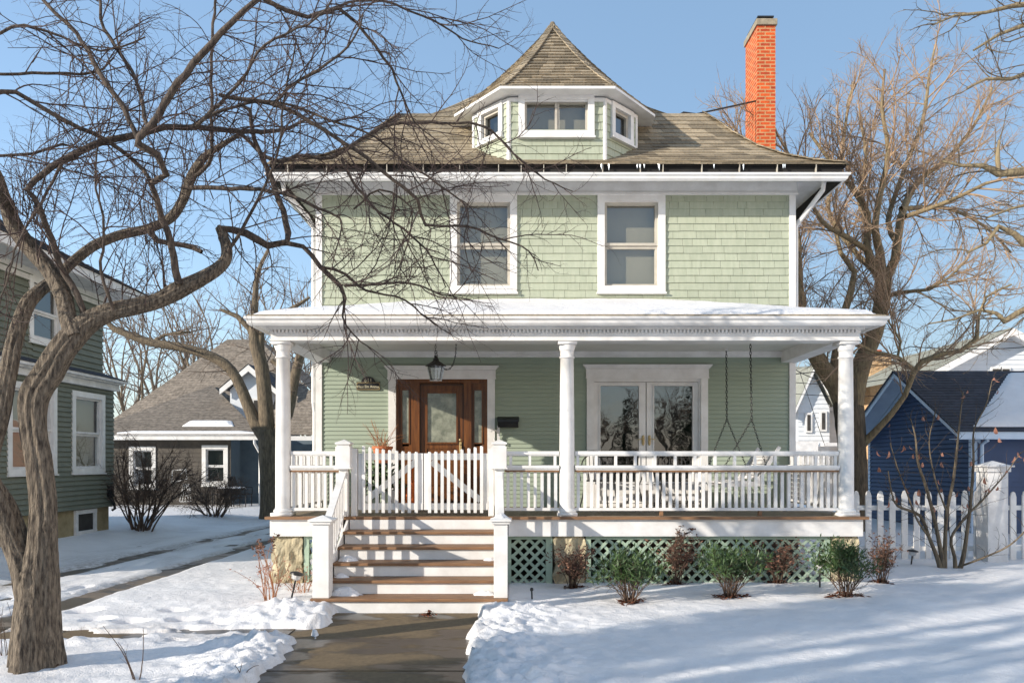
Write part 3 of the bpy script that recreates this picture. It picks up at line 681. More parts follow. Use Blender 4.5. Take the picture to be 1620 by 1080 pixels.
pier(wx(430,10.15), wx(478,10.15)); pier(wx(877,10.15), wx(925,10.15)); pier(wx(1316,10.15), wx(1360,10.15))
# lattice panels
def lattice(x0, x1, fl_, fr_, z0=.04, z1=.735):
    mb = MB(); y = 10.2
    mb.box(x0, x0+fl_, y-.03, y+.02, z0, z1-.05); mb.box(x1-fr_, x1, y-.03, y+.02, z0, z1-.05); mb.box(x0, x1, y-.032, y+.02, z1-.05, z1)
    mb.box(x0+fl_, x1-fr_, y-.029, y+.02, z0, z0+.03)
    pn = mb.build('lattice_panel', M['lattice'], house)
    s = MB(); a0, a1, b0, b1 = x0+fl_, x1-fr_, z0+.03, z1-.05; hh = b1-b0; p = .152
    for sg, yy in ((1, y-.008), (-1, y+.004)):
        u = a0-hh-.2
        while u < a1+hh+.2:
            # line x = u + sg*(z-b0); clip
            pts = []
            x_s, z_s = u, b0; x_e, z_e = u+sg*hh, b1
            t0, t1 = 0, 1
            for lo_hi in (0, 1):
                lim = a0 if lo_hi == 0 else a1
                den = x_e-x_s
                t = (lim-x_s)/den
                if (lo_hi == 0) == (den > 0): t0 = max(t0, t)
                else: t1 = min(t1, t)
            if t1 > t0+.01: s.bar((x_s+(x_e-x_s)*t0, yy, z_s+hh*t0), (x_s+(x_e-x_s)*t1, yy, z_s+hh*t1), .011, .040)
            u += p
    s.build('slats', M['lattice'], pn)
lattice(wx(480,10.15), -2.30, .07, .02); lattice(wx(803,10.15), wx(874,10.15), .05, .09); lattice(wx(927,10.15), wx(1314,10.15), .07, .07)
# a rear skirt closes the space; wall and floor have its darkness painted in
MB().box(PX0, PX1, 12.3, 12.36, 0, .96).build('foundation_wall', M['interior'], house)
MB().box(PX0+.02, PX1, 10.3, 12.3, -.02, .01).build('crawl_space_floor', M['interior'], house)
# columns
for k, x in enumerate(PC):
    mb = MB(); mb.box(x-.135, x+.135, CY-.135, CY+.135, 1.004, 1.05)
    mb.lathe(x, CY, [(.125,1.05),(.13,1.065),(.125,1.09),(.108,1.10),(.108,1.115),(.104,1.13),(.104,1.9),(.098,2.6),(.092,3.17),(.104,3.175),(.104,3.195),(.091,3.20),(.091,3.27),(.10,3.28),(.102,3.29),(.12,3.34),(.122,3.355)], 28)
    mb.box(x-.13, x+.13, CY-.13, CY+.13, 3.355, 3.398)
    o = mb.build('column', M['white'], house)
    for p in o.data.polygons: p.use_smooth = len(p.vertices) == 4 and abs(p.normal.z) < .6 and p.area < .06
# beams, ceiling, cornice
mb = MB(); mb.box(PX0, PX1, 10.12, 10.38, 3.40, 3.60); mb.box(PX0, PX0+.26, 10.38, YW, 3.402, 3.60); mb.box(PX1-.26, PX1, 10.38, YW, 3.402, 3.60)
mb.box(PX0-.012, PX1+.012, 10.108, 10.12, 3.40, 3.425)
mb.build('porch_beam', M['white'], house)
mb = MB(); n = 26; cw = (PX1-PX0-.52)/n
MB().box(PX0+.26, PX1-.26, 10.38, YW, 3.585, 3.60).build('porch_ceiling', M['ceiling'], house)
mb.prism([(0,0)],0,0) if False else None
mb = MB(); mb.box(PX0+.26, PX1-.26, YW-.04, YW+.005, 3.49, 3.53); mb.box(PX0+.26, PX1-.26, YW-.075, YW+.005, 3.53, 3.584); mb.box(PX0+.26, PX1-.26, 10.38, 10.42, 3.53, 3.584)
mb.build('crown_moulding', M['white'], house)
EVX0, EVX1, EVY = -3.60, 4.96, 9.92
mb = MB(); x = PX0+.01
while x < PX1-.02: mb.box(x, x+.026, 10.075, 10.12, 3.508, 3.546); x += .052
y = 10.14
while y < 12.3: mb.box(PX0-.03, PX0, y, y+.022, 3.512, 3.545); mb.box(PX1, PX1+.03, y, y+.022, 3.512, 3.545); y += .044
mb.build('dentil_band', M['white'], house)
mb = MB(); mb.box(EVX0+.07, EVX1-.07, EVY+.07, 10.12, 3.60, 3.62); mb.box(EVX0+.07, PX0, 10.12, YW, 3.60, 3.62); mb.box(PX1, EVX1-.07, 10.12, YW, 3.60, 3.62)
mb.box(PX0-.05, PX1+.05, 10.07, 10.12, 3.548, 3.60); mb.box(PX0-.05, PX0-.001, 10.12, YW, 3.548, 3.6); mb.box(PX1+.001, PX1+.05, 10.12, YW, 3.548, 3.6)
mb.box(EVX0+.06, EVX1-.06, EVY+.055, EVY+.07, 3.59, 3.72); mb.box(EVX0+.06, EVX0+.07, EVY+.07, YW, 3.59, 3.72); mb.box(EVX1-.07, EVX1-.06, EVY+.07, YW, 3.59, 3.72)
mb.build('porch_cornice', M['white'], house)
gutter_ring(EVX0+.06, EVX1-.06, EVY+.055, YW, 3.575, 3.69, .095).build('porch_gutter', M['white'], house)
pr0, sl = 3.715, .285
def proof(x, y):
    return pr0 + sl*min(y-EVY, x-EVX0, EVX1-x)
mb = MB(); a, b, t = EVX0, EVX1, YW-EVY
V = [(a,EVY,pr0),(b,EVY,pr0),(b-t,YW,pr0+sl*t),(a+t,YW,pr0+sl*t),(a,YW,pr0),(b,YW,pr0)]
V2 = [(x,y,z-.03) for x,y,z in V]
mb.add(V+V2, [(0,1,2,3),(1,5,2),(4,0,3),(6,7,1,0),(7,11,5,1),(10,6,0,4),(6,9,8,7),(7,8,11),(10,9,6)])
mb.build('porch_roof', M['roof'], house)
# snow lying on the porch roof
xs = np.arange(EVX0+.02, EVX1-.0, .04); ys = np.arange(EVY+.0, YW+.01, .035)
XX, YY = np.meshgrid(xs, ys); base = pr0 + sl*np.minimum(np.minimum(YY-EVY, XX-EVX0), EVX1-XX)
ed = np.minimum(np.minimum(YY-EVY, XX-EVX0), EVX1-XX)
thk = .058*sstep(.0+.09*(fbm(XX, YY*0, 2.1, 91)), .2, ed+.02) * (.75+.7*(fbm(XX, YY, 1.2, 92)-.3)) 
off = sstep(.10+.14*(fbm(XX, YY*0+5, .7, 95)) , .0, ed)*sstep(-1.5, .5, XX)
ZZ = base + thk - .03*off - .004 + .012*(fbm(XX, YY, 9, 93)-.5)
ZZ = np.where(ed < .03, base-.02, ZZ)
m = len(xs); vs = np.stack([XX.ravel(), YY.ravel(), ZZ.ravel()], 1); ii = np.arange(len(vs)).reshape(len(ys), m)
qs = np.stack([ii[:-1,:-1].ravel(), ii[:-1,1:].ravel(), ii[1:,1:].ravel(), ii[1:,:-1].ravel()], 1)
so = link_mesh('roof_snow', vs, qs, M['snow'], smooth=True); tag(so, 'thin sheet of snow lying on the white porch roof', 'snow', kind='stuff')

# ------------------------------------------------------------------ steps
RUN, RIS, SY0 = .29, 1/6, 8.60; SX0, SX1 = -2.27, -.17
mb = MB()
for k in range(1, 6): pass
steps = MB()
for k in (0,):
    steps.box(-2.32, -.11, SY0, SY0+.03, -.06, RIS-.036)
for k in range(1, 6): steps.box(SX0+.02, SX1-.02, SY0+k*RUN, SY0+k*RUN+.025, k*RIS+.002, (k+1)*RIS-.037)
st = steps.build('steps', M['white'], house)
for k in range(1, 6):
    mb = MB(); xa, xb = (-2.38,-.09) if k == 1 else (SX0, SX1)
    y0 = SY0+(k-1)*RUN-.035
    mb.box(xa, xb, y0, SY0+k*RUN-.002 + (.0 if k > 1 else 0), k*RIS-.036, k*RIS)
    if k == 1: mb.box(-2.38, SX0-.0, SY0+RUN-.002, SY0+RUN+.1, RIS-.036, RIS); 
    mb.build('tread', M['deck'], st, bevel=.006)
for x0, x1 in ((-2.30,-2.271),(-.169,-.14)):
    mb = MB(); pts = [(SY0+.16,-.05)]+[(SY0+.16,.26),(10.1,1.05*.93),(10.1,-.05)]
    vs = [(x0,y,z) for y,z in pts]+[(x1,y,z) for y,z in pts]
    mb.add(vs, [(0,1,2,3),(7,6,5,4)]+[(i,4+i,4+(i+1)%4,(i+1)%4) for i in range(4)]); mb.build('stringer', M['white'], st)
def newel(x, y, z0, z1, wd, block=None):
    mb = MB(); h = wd/2; mb.box(x-h, x+h, y-h, y+h, z0, z1-.05)
    mb.box(x-h-.025, x+h+.025, y-h-.025, y+h+.025, z1-.075, z1-.045)
    mb.add([(x-h-.045,y-h-.045,z1-.045),(x+h+.045,y-h-.045,z1-.045),(x+h+.045,y+h+.045,z1-.045),(x-h-.045,y+h+.045,z1-.045),(x-h-.045,y-h-.045,z1-.02),(x+h+.045,y-h-.045,z1-.02),(x+h+.045,y+h+.045,z1-.02),(x-h-.045,y+h+.045,z1-.02),(x,y,z1+.025)],
           [(0,3,2,1),(0,1,5,4),(1,2,6,5),(2,3,7,6),(3,0,4,7),(4,5,8),(5,6,8),(6,7,8),(7,4,8)])
    if block: mb.box(x-block/2, x+block/2, y-block/2, y+block/2, z1-.36, z1-.075); mb.box(x-block/2-.015, x+block/2+.015, y-block/2-.015, y+block/2+.015, z1-.38, z1-.36)
    return mb.build('newel_post', M['white'], house, bevel=.004)
NL = (-2.265, 8.70); NR = (-.175, 8.70)
newel(NL[0], NL[1], RIS+.001, 1.10, .19); newel(NR[0], NR[1], RIS+.001, 1.10, .16)
UL = (-2.35, 10.16); UR = (-.225, 10.16)
newel(UL[0], UL[1], 1.005, 2.03, .12, .2); newel(UR[0], UR[1], 1.005, 2.03, .12, .2)
for (x0, y0), (x1, y1) in ((NL, UL), (NR, UR)):
    y0 += .1; y1 -= .07; za, zb = .90, 1.60
    r = MB().bar((x0,y0,za+.05), (x1,y1,zb), .085, .04).bar((x0,y0,za+.02), (x1,y1,zb-.03), .045, .03).build('stair_rail', M['white'], house)
    MB().bar((x0,y0,.30), (x1,y1,1.07), .05, .045).build('bottom_rail', M['white'], r)
    first = None; n = 11
    for i in range(n):
        t = (i+.6)/n; x, y = x0+(x1-x0)*t, y0+(y1-y0)*t; zt_, zb_ = za+(zb-za)*t, .30+.77*t
        MB().box(x-.019, x+.019, y-.019, y+.019, zb_, zt_+.02).build('baluster', M['white'], r)
# clumps of snow on the treads
g = random.Random(12)
def snow_clump(x, y, z, rx, ry, h, seed):
    n = 18; g2 = random.Random(seed); vs = [(x, y, z+h)]; fs = []
    for j in range(1, 4):
        for i in range(n):
            a = 2*math.pi*i/n; r = j/3*(1+.25*g2.uniform(-1,1)); hh = h*(1-(j/3)**1.6)*(1+.3*g2.uniform(-1,1)) - (.01 if j == 3 else 0)
            vs.append((x+rx*r*math.cos(a), y+ry*r*math.sin(a), z+hh))
    for i in range(n): fs.append((0, 1+i, 1+(i+1)%n))
    for j in range(2):
        for i in range(n): fs.append((1+j*n+i, 1+(j+1)*n+i, 1+(j+1)*n+(i+1)%n, 1+j*n+(i+1)%n))
    return MB().add(vs, fs)
clumps = [(-2.02,8.80,RIS,.20,.07,.10,'first and lowest step on the left'),(-2.12,9.36,3*RIS,.13,.08,.07,'third step on the left'),(-2.15,9.1,2*RIS,.10,.07,.05,'second step on the left'),(-.36,8.82,RIS,.17,.06,.05,'lowest step beside the right newel'),(-.32,9.4,3*RIS,.10,.06,.035,'third step near the right railing')]
for k, c in enumerate(clumps):
    o = snow_clump(*c[:6], 60+k).build('snow_clump', M['snow'], smooth=True); tag(o, 'small heap of snow left on the '+c[6], 'snow', 'snow heaps left on the steps')
for k, (p, nm) in enumerate(((NR,'right'),)):
    o = snow_clump(p[0], p[1], 1.10, .085, .085, .045, 80).build('snow_clump', M['snow'], smooth=True); tag(o, 'little cap of snow on the lower right newel post of the steps', 'snow')
# ------------------------------------------------------------------ railings
BAL = None
def railing(xa, xb, y, upper, extra=()):
    z1t, z1b = 1.895, 1.85
    r = MB().box(xa, xb, y-.035, y+.035, z1b, z1t).box(xa, xb, y-.022, y+.022, z1b-.02, z1b).build('railing', M['white'], house)
    MB().box(xa, xb, y-.07, y+.07, 1.66, 1.70).box(xa, xb, y-.05, y+.05, 1.635, 1.66).build('handrail', M['white'], r)
    MB().box(xa, xb, y-.045, y+.045, 1.607, 1.634).build('rail_cap', M['deck'], r)
    MB().box(xa, xb, y-.03, y+.03, 1.075, 1.115).build('bottom_rail', M['white'], r)
    n = round((xb-xa)/.0905); dx = (xb-xa)/n; f = None
    for i in range(n):
        x = xa+(i+.5)*dx
        if f is None: f = MB().box(x-.021, x+.021, y-.021, y+.021, 1.116, 1.606).build('baluster', M['white'], r)
        else: dup_part(f, r, (i*dx, 0, 0))
    f = None
    for i, px in enumerate(upper):
        x = wx(px, y)
        if f is None: f = MB().box(x-.019, x+.019, y-.019, y+.019, 1.701, 1.829).build('upright', M['white'], r); fx = x
        else: dup_part(f, r, (x-fx, 0, 0))
    return r
rl_ = railing(PC[1]+.11, PC[2]-.11, CY, [914,943,974,1005,1036,1068,1099,1131,1162,1194,1226,1258,1290,1321])
for px in (1047, 1204): MB().box(wx(px,10.2)-.022, wx(px,10.2)+.022, CY-.03, CY+.03, 1.004, 1.074).build('rail_block', M['deck'], rl_)
railing(UR[0]+.07, PC[1]-.11, CY, [808,838,878])
railing(PC[0]+.11, UL[0]-.07, CY, [465,477,489,501,513,524])
def side_rail(x):
    y0, y1 = 10.38, 12.36
    r = MB().box(x-.035, x+.035, y0, y1, 1.85, 1.895).build('side_railing', M['white'], house)
    MB().box(x-.07, x+.07, y0, y1, 1.645, 1.70).build('handrail', M['white'], r)
    MB().box(x-.03, x+.03, y0, y1, 1.075, 1.115).build('bottom_rail', M['white'], r)
    n = 20; d = (y1-y0)/n; f = None
    for i in range(n):
        y = y0+(i+.5)*d
        if f is None: f = MB().box(x-.02, x+.02, y-.02, y+.02, 1.116, 1.644).build('baluster', M['white'], r)
        else: dup_part(f, r, (0, i*d, 0))
    f = None
    for i in range(10):
        y = y0+(i+.5)*2*d
        if f is None: f = MB().box(x-.02, x+.02, y-.02, y+.02, 1.701, 1.849).build('upright', M['white'], r)
        else: dup_part(f, r, (0, i*2*d, 0))
side_rail(PC[0]); side_rail(PC[2])
# gate: posts, two leaves
GYc = 10.20
MB().box(-2.255, -2.175, GYc-.05, GYc+.05, 1.005, 1.93).build('gate_post', M['white'], house, bevel=.004); MB().box(-.375, -.30, GYc-.05, GYc+.05, 1.005, 1.93).build('gate_post', M['white'], house, bevel=.004)
pass
def gate(xh, xm, pk, flip):
    """xh: hinge side, xm: meeting side"""
    lo, hi = min(xh, xm), max(xh, xm); y = GYc
    gt = frame4(MB(), tf_front(y), lo, hi, 1.09, 1.865, .09, -.024, .012).build('gate', M['white'], house)
    s = 1 if xm > xh else -1
    MB().bar((xh+s*.1,y+.006,1.22), (xm-s*.1,y+.006,1.75), .022, .085).build('gate_brace', M['white'], gt)
    for i, px in enumerate(pk):
        x = wx(px, y); t = abs(x-xm)/abs(xh-xm); zt_ = 1.885 + .10*t*t
        MB().box(x-.021, x+.021, y-.042, y-.013, 1.05, zt_-.012).lathe(x, y-.0275, [(.019,zt_-.012),(.019,zt_-.006),(.012,zt_)], 4).build('picket', M['white'], gt)
    return gt
gate(-2.165, -1.275, [576,586,597,607,617,628,638,648,659], 0)
gate(-.385, -1.262, [762,752,742,731,721,710,700,690,680], 1)
# ================================================================== TREES
class TB:
    """collects tapering polylines and builds them as one tube mesh, vectorised by length"""
    def __init__(s): s.g = {}
    def add(s, pts, rad, sides=3): s.g.setdefault((len(pts), sides), []).append((pts, rad))
    def build(s, name, mat, parent, smooth=True):
        VS = []; FS = []; off = 0
        for (n, k), L in s.g.items():
            P = np.array([p for p, r in L], dtype=np.float64); Rd = np.array([r for p, r in L], dtype=np.float64); m = len(L)
            T = np.empty_like(P); T[:,1:-1] = P[:,2:]-P[:,:-2]; T[:,0] = P[:,1]-P[:,0]; T[:,-1] = P[:,-1]-P[:,-2]
            T /= np.linalg.norm(T, axis=2, keepdims=True)+1e-12
            mean = P[:,-1]-P[:,0]; ref = np.zeros((m,3)); ax = np.argmin(np.abs(mean), axis=1); ref[np.arange(m), ax] = 1
            U = np.cross(T, ref[:,None,:]); U /= np.linalg.norm(U, axis=2, keepdims=True)+1e-12; V = np.cross(T, U)
            a = 2*np.pi*np.arange(k)/k
            ring = P[:,:,None,:] + Rd[:,:,None,None]*(U[:,:,None,:]*np.cos(a)[None,None,:,None] + V[:,:,None,:]*np.sin(a)[None,None,:,None])
            VS.append(ring.reshape(-1,3)); idx = np.arange(m*n*k).reshape(m,n,k)+off; nx_ = np.roll(idx, -1, axis=2)
            FS.append(np.stack([idx[:,:-1].ravel(), idx[:,1:].ravel(), nx_[:,1:].ravel(), nx_[:,:-1].ravel()], 1)); off += m*n*k
        return link_mesh(name, np.concatenate(VS), np.concatenate(FS), mat, parent, smooth)
def crom(pts, rad, step):
    """smooth a traced line and resample it"""
    P = [np.array(p, float) for p in pts]; P = [2*P[0]-P[1]] + P + [2*P[-1]-P[-2]]; out = []; ro = []
    for i in range(1, len(P)-2):
        L = np.linalg.norm(P[i+1]-P[i]); n = max(1, int(L/step))
        for k in range(n):
            t = k/n; a, b, c, d = P[i-1], P[i], P[i+1], P[i+2]
            out.append(.5*((2*b)+(c-a)*t+(2*a-5*b+4*c-d)*t*t+(3*b-a-3*c+d)*t**3)); ro.append(rad[i-1]*(1-t)+rad[i]*t)
    out.append(P[-2]); ro.append(rad[-1]); return out, ro
def wander(g, p, d, L, n, wob, trop, r0, r1):
    x, y, z = p; dx, dy, dz = d; s = L/n; bx_, by_, bz_ = g.gauss(0,wob*.42), g.gauss(0,wob*.42), g.gauss(0,wob*.42); pts = [(x,y,z)]; rr = [r0]
    for i in range(n):
        dx += g.uniform(-wob,wob)+bx_; dy += g.uniform(-wob,wob)+by_; dz += g.uniform(-wob,wob)+trop+bz_
        q = 1/math.sqrt(dx*dx+dy*dy+dz*dz+1e-9); dx *= q; dy *= q; dz *= q
        x += dx*s; y += dy*s; z += dz*s; pts.append((x,y,z)); rr.append(r0+(r1-r0)*(i+1)/n)
    return pts, rr
def side_dir(g, t, lo, hi):
    """a direction leaning lo..hi radians off tangent t"""
    while True:
        v = (g.gauss(0,1), g.gauss(0,1), g.gauss(0,1)); d = v[0]*t[0]+v[1]*t[1]+v[2]*t[2]
        w_ = (v[0]-d*t[0], v[1]-d*t[1], v[2]-d*t[2]); q = math.sqrt(w_[0]**2+w_[1]**2+w_[2]**2)
        if q > .05: break
    a = g.uniform(lo, hi); c, s_ = math.cos(a), math.sin(a)/q
    return (t[0]*c+w_[0]*s_, t[1]*c+w_[1]*s_, t[2]*c+w_[2]*s_)
def sprout(tb, g, pts, rad, lv, depth=0, start=.0, keep=None):
    """lv: list of dicts(sp, len, n, wob, trop, r, ang) for successive orders of twigs"""
    if depth >= len(lv): return
    q = lv[depth]; acc = q['sp']*g.random(); N = len(pts); tot = 0
    Ls = [math.dist(pts[i], pts[i+1]) for i in range(N-1)]; total = sum(Ls)
    for i in range(N-1):
        a, b = pts[i], pts[i+1]; L = Ls[i]
        while acc < L:
            f = acc/L; acc += q['sp']*g.uniform(.5,1.5); frac = (tot+f*L)/total
            if frac < start: continue
            p = (a[0]+(b[0]-a[0])*f, a[1]+(b[1]-a[1])*f, a[2]+(b[2]-a[2])*f)
            t = ((b[0]-a[0])/L, (b[1]-a[1])/L, (b[2]-a[2])/L); d = side_dir(g, t, *q.get('ang', (.5,1.3)))
            up = q.get('up', 0)
            if up: d = (d[0], d[1], d[2]+up); k = 1/math.sqrt(sum(c*c for c in d)); d = (d[0]*k, d[1]*k, d[2]*k)
            ln = g.uniform(*q['len'])*(1-.45*frac if q.get('tp', 1) else 1)
            r0 = min(q['r'], rad[i]*.75)
            pp, rr = wander(g, p, d, ln, q['n'], q['wob'], q['trop'], r0, r0*.35)
            if keep and not keep(pp): continue
            tb.add(pp, rr, q.get('k', 3)); sprout(tb, g, pp, rr, lv, depth+1, 0.08, keep)
        acc -= L; tot += L
def limb_lines(T, d_default=None):
    """rows of (px, py, width px, distance)"""
    pts = [W(x, y, d) for x, y, w_, d in T]; rad = [w_/2/F*d for x, y, w_, d in T]; return pts, rad

# ---- the crab apple in the foreground, left
apple = thing('crabapple_tree', (wx(60,6.2), 6.2, 0), 'gnarled bare tree with forked grey trunk in the left foreground', 'tree')
g = random.Random(21)
tr = []
# outline of the thick base as a grooved trunk
def trunk_mesh(path, rad, name, mat, parent, lobes=5, amp=.12, sides=28, seed=1, knots=(), slim=.86, stp=.035):
    pts, rr = crom(path, [q*slim for q in rad], stp); n = len(pts); vs = []; gg = random.Random(seed); ph = [gg.uniform(0,6.28) for _ in range(6)]
    P = np.array(pts)
    for i in range(n):
        t = P[min(i+1,n-1)]-P[max(i-1,0)]; t /= np.linalg.norm(t); u = np.cross(t, (0,1,0)); u /= np.linalg.norm(u); v = np.cross(t, u)
        for k in range(sides):
            a = 2*math.pi*k/sides; s_ = i*stp
            r = rr[i]*(1+amp*.7*math.sin(lobes*a+ph[0]+s_*1.1)+amp*.5*math.sin(3*a+ph[1]-s_*1.7)+amp*.45*math.sin(11*a+ph[2]+s_*3)+amp*.7*(vnoise(np.array([a*2.2]),np.array([s_*4.5]),seed)[0]-.5)+(.10*abs(vnoise(np.array([(a*rr[i]+.5)*38]),np.array([s_*5.5]),seed+7)[0]-.5) if sides > 30 else 0))
            vs.append(tuple(P[i]+(u*math.cos(a)+v*math.sin(a))*r))
    for kx, kz, kr, dep in knots:      # burls and knot holes
        for q in range(len(vs)):
            x, y, z = vs[q]; dd = ((x-kx)**2+(z-kz)**2)/(kr*kr)
            c = P[min(range(n), key=lambda j: abs(P[j][2]-z))]
            if dd < 4 and y < c[1]: vs[q] = (x, y-dep*math.exp(-dd)+dep*1.9*math.exp(-dd*7), z)
    fs = [(i*sides+k, i*sides+(k+1)%sides, (i+1)*sides+(k+1)%sides, (i+1)*sides+k) for i in range(n-1) for k in range(sides)]
    fs.append(tuple(range((n-1)*sides, n*sides)))
    return link_mesh(name, np.array(vs), fs, mat, parent, True)
D0 = 6.2
def P3(T): return [W(x, y, d) for x, y, w_, d in T], [w_/2/F*d for x, y, w_, d in T]
p, r = P3([(56,1085,108,D0),(57,1050,92,D0),(57,1000,80,D0),(60,950,72,D0),(63,905,62,D0),(66,860,48,D0),(68,800,42,D0),(62,740,40,D0),(55,690,41,D0),(52,650,43,D0),(58,620,46,D0),(78,590,45,D0),(95,560,42,D0),(111,539,40,6.22),(139,511,34,6.3),(176,492,30,6.35),(215,484,27,6.4),(250,475,25,6.5),(278,460,28,6.55),(315,442,23,6.6),(345,424,20,6.65),(358,408,18,6.7),(357,385,17,6.75),(347,360,13,6.8)])
trunk_mesh(p, r, 'trunk', M['bark'], apple, 4, .13, 56, 3, stp=.025, knots=((wx(50,D0),wz(912,D0),.05,.03),(wx(98,D0),wz(858,D0),.05,.04),(wx(86,D0),wz(830,D0),.05,.03)))
p, r = P3([(52,960,62,D0),(40,900,56,D0),(22,850,52,D0),(2,800,48,D0-.05),(-18,760,40,D0-.1),(-16,715,36,D0-.1),(2,650,33,D0-.1),(14,590,30,D0-.05),(23,544,28,D0),(42,485,27,6.3),(62,462,24,6.4),(90,440,20,6.6),(118,412,19,6.8),(150,388,19,7.0),(190,372,18,7.2),(235,362,17,7.3),(270,345,17,7.3),(290,315,18,7.3),(303,280,18,7.3),(322,250,14,7.3),(350,230,10,7.3),(382,211,8,7.4)])
trunk_mesh(p, r, 'trunk', M['bark'], apple, 3, .12, 40, 9, slim=.76, stp=.03)
p, r = P3([(118,535,32,D0),(109,508,31,D0+.05),(100,470,30,D0+.1),(79,428,30,D0+.15),(51,396,29,D0+.15),(23,358,29,D0+.1),(8,320,25,D0),(-6,280,22,5.9),(-30,235,16,5.7)])
trunk_mesh(p, r, 'trunk', M['bark'], apple, 3, .12, 36, 14, slim=.8, stp=.03)
LIMBS = [
 [(137,512,13,6.3),(122,465,13,6.3),(100,430,13,6.3),(75,360,12,6.2),(52,312,11,6.1),(44,300,11,6.1),(56,283,12,6.1),(100,255,13,6.1),(165,222,13,6.2),(215,215,13,6.3),(260,202,12,6.4),(310,202,11,6.6),(350,205,10,6.8),(415,209,9,7.1),(460,202,6,7.4),(500,180,4,7.6)],
 [(282,450,16,6.5),(270,385,14,6.4),(246,312,12,6.3),(240,290,12,6.2),(262,276,13,6.1),(250,246,15,6.0),(215,228,15,5.9),(240,198,14,5.9),(280,135,14,5.9),(320,85,13,5.9),(365,35,11,5.9),(402,4,10,5.9),(440,-30,7,5.9)],
 [(226,236,10,6.0),(212,205,10,6.0),(195,172,10,6.0),(156,112,10,6.0),(120,52,8,6.1),(75,10,7,6.1),(50,-20,6,6.1)],
 [(234,205,8,5.95),(229,185,8,6.0),(215,125,7,6.2),(175,62,7,6.3),(160,30,6,6.3),(159,-15,5,6.3)],
 [(357,392,15,6.75),(351,362,14,6.8),(390,370,15,6.9),(425,388,15,7.0),(453,384,14,7.0),(452,350,12,7.1),(436,300,11,7.1),(420,260,10,7.1),(402,222,9,7.1),(395,175,8,7.0),(380,165,6,7.0)],
 [(453,384,10,7.0),(480,390,9,7.0),(506,421,9,7.0),(540,452,9,7.1),(547,473,6,7.1),(541,501,4,7.2),(560,530,3,7.3),(600,560,2,7.4)],
 [(510,422,6,7.0),(547,434,6,7.2),(578,460,5,7.4),(610,465,4,7.5),(641,475,4,7.6),(667,497,3,7.8),(690,514,2,7.9)],
 [(290,296,10,7.0),(350,298,9,6.9),(410,300,8,6.8),(460,310,7,6.7),(500,327,6,6.7),(537,345,4,6.7),(545,372,2,6.7)],
 [(345,150,8,6.2),(400,160,9,6.3),(450,170,9,6.4),(490,192,8,6.4),(530,217,8,6.5),(580,250,8,6.6),(633,293,7,6.7),(660,317,7,6.8),(674,355,6,6.9),(700,357,5,7.0),(739,358,5,7.1),(791,377,4,7.2),(838,397,3,7.3),(852,428,2,7.4)],
 [(382,211,7,7.3),(420,248,8,7.3),(445,257,8,7.3),(470,247,7,7.4),(523,250,7,7.5),(560,227,7,7.5),(607,200,7,7.6),(653,193,6,7.7),(713,195,5,7.8),(767,200,5,7.9),(813,243,4,8.0),(863,283,3,8.1),(905,302,2,8.2)],
 [(400,-10,9,6.0),(453,17,9,6.1),(487,27,8,6.2),(537,13,7,6.3),(563,37,6,6.4),(593,73,6,6.5),(620,110,5,6.6),(634,147,4,6.7),(655,190,3,6.8),(700,230,2,6.9)],
 [(487,27,6,6.2),(563,2,5,6.5),(607,2,5,6.6),(647,17,4,6.7),(687,32,4,6.8),(730,60,3,6.9),(790,78,2,7.0)],
 [(-20,150,9,5.6),(25,147,9,5.8),(75,175,9,5.9),(125,202,9,6.0),(170,222,9,6.1),(213,255,8,6.3),(236,285,8,6.3)],
 [(-20,118,6,5.8),(75,115,6,6.0),(150,115,5,6.2),(180,90,3,6.4)],
 [(303,280,8,7.3),(322,268,8,7.2),(335,245,8,7.1),(335,200,7,7.1),(335,75,6,7.0),(342,-10,5,7.0)],
 [(-20,248,6,6.2),(50,242,6,6.3),(100,228,5,6.4),(130,235,3,6.5)],
 [(235,364,12,7.2),(250,382,11,7.2),(290,388,10,7.3),(318,399,9,7.3)],
 [(300,205,7,6.5),(340,180,6,6.5),(430,160,5,6.6),(520,190,5,6.6),(590,215,4,6.7),(640,260,3,6.8),(690,330,2,6.9)],
 [(540,250,6,7.5),(560,290,5,7.5),(600,335,5,7.4),(660,380,4,7.3),(690,420,3,7.2),(705,455,2,7.2)],
 [(545,452,5,7.1),(600,450,5,7.2),(650,448,4,7.2),(700,465,3,7.3),(745,474,2,7.4)],
 [(430,165,6,6.3),(470,130,6,6.2),(520,100,5,6.2),(560,60,4,6.1),(575,20,3,6.0)],
 [(310,200,7,6.2),(380,130,6,6.0),(420,70,5,5.9),(500,30,4,5.8),(540,-20,3,5.8)],
 [(560,330,4,7.0),(600,300,4,7.0),(650,330,3,7.0),(640,400,3,7.0),(620,440,2,7.0)],
 [(640,250,4,7.4),(690,290,4,7.4),(740,330,3,7.4),(735,380,2,7.3),(745,430,2,7.3)],
 [(-20,60,6,5.8),(40,40,6,5.9),(100,60,5,6.0),(160,80,4,6.1),(230,60,3,6.2)],
 [(100,255,6,6.1),(60,330,5,6.0),(30,380,4,5.9),(8,450,3,5.9),(-10,520,3,5.8)],
 [(357,405,8,6.7),(400,330,6,6.5),(440,240,5,6.4),(450,150,4,6.3),(470,60,3,6.2)],
 [(180,490,7,6.3),(160,430,6,6.2),(165,360,5,6.1),(150,280,4,6.0),(160,200,3,6.0)],
]
tb = TB(); tw = TB()
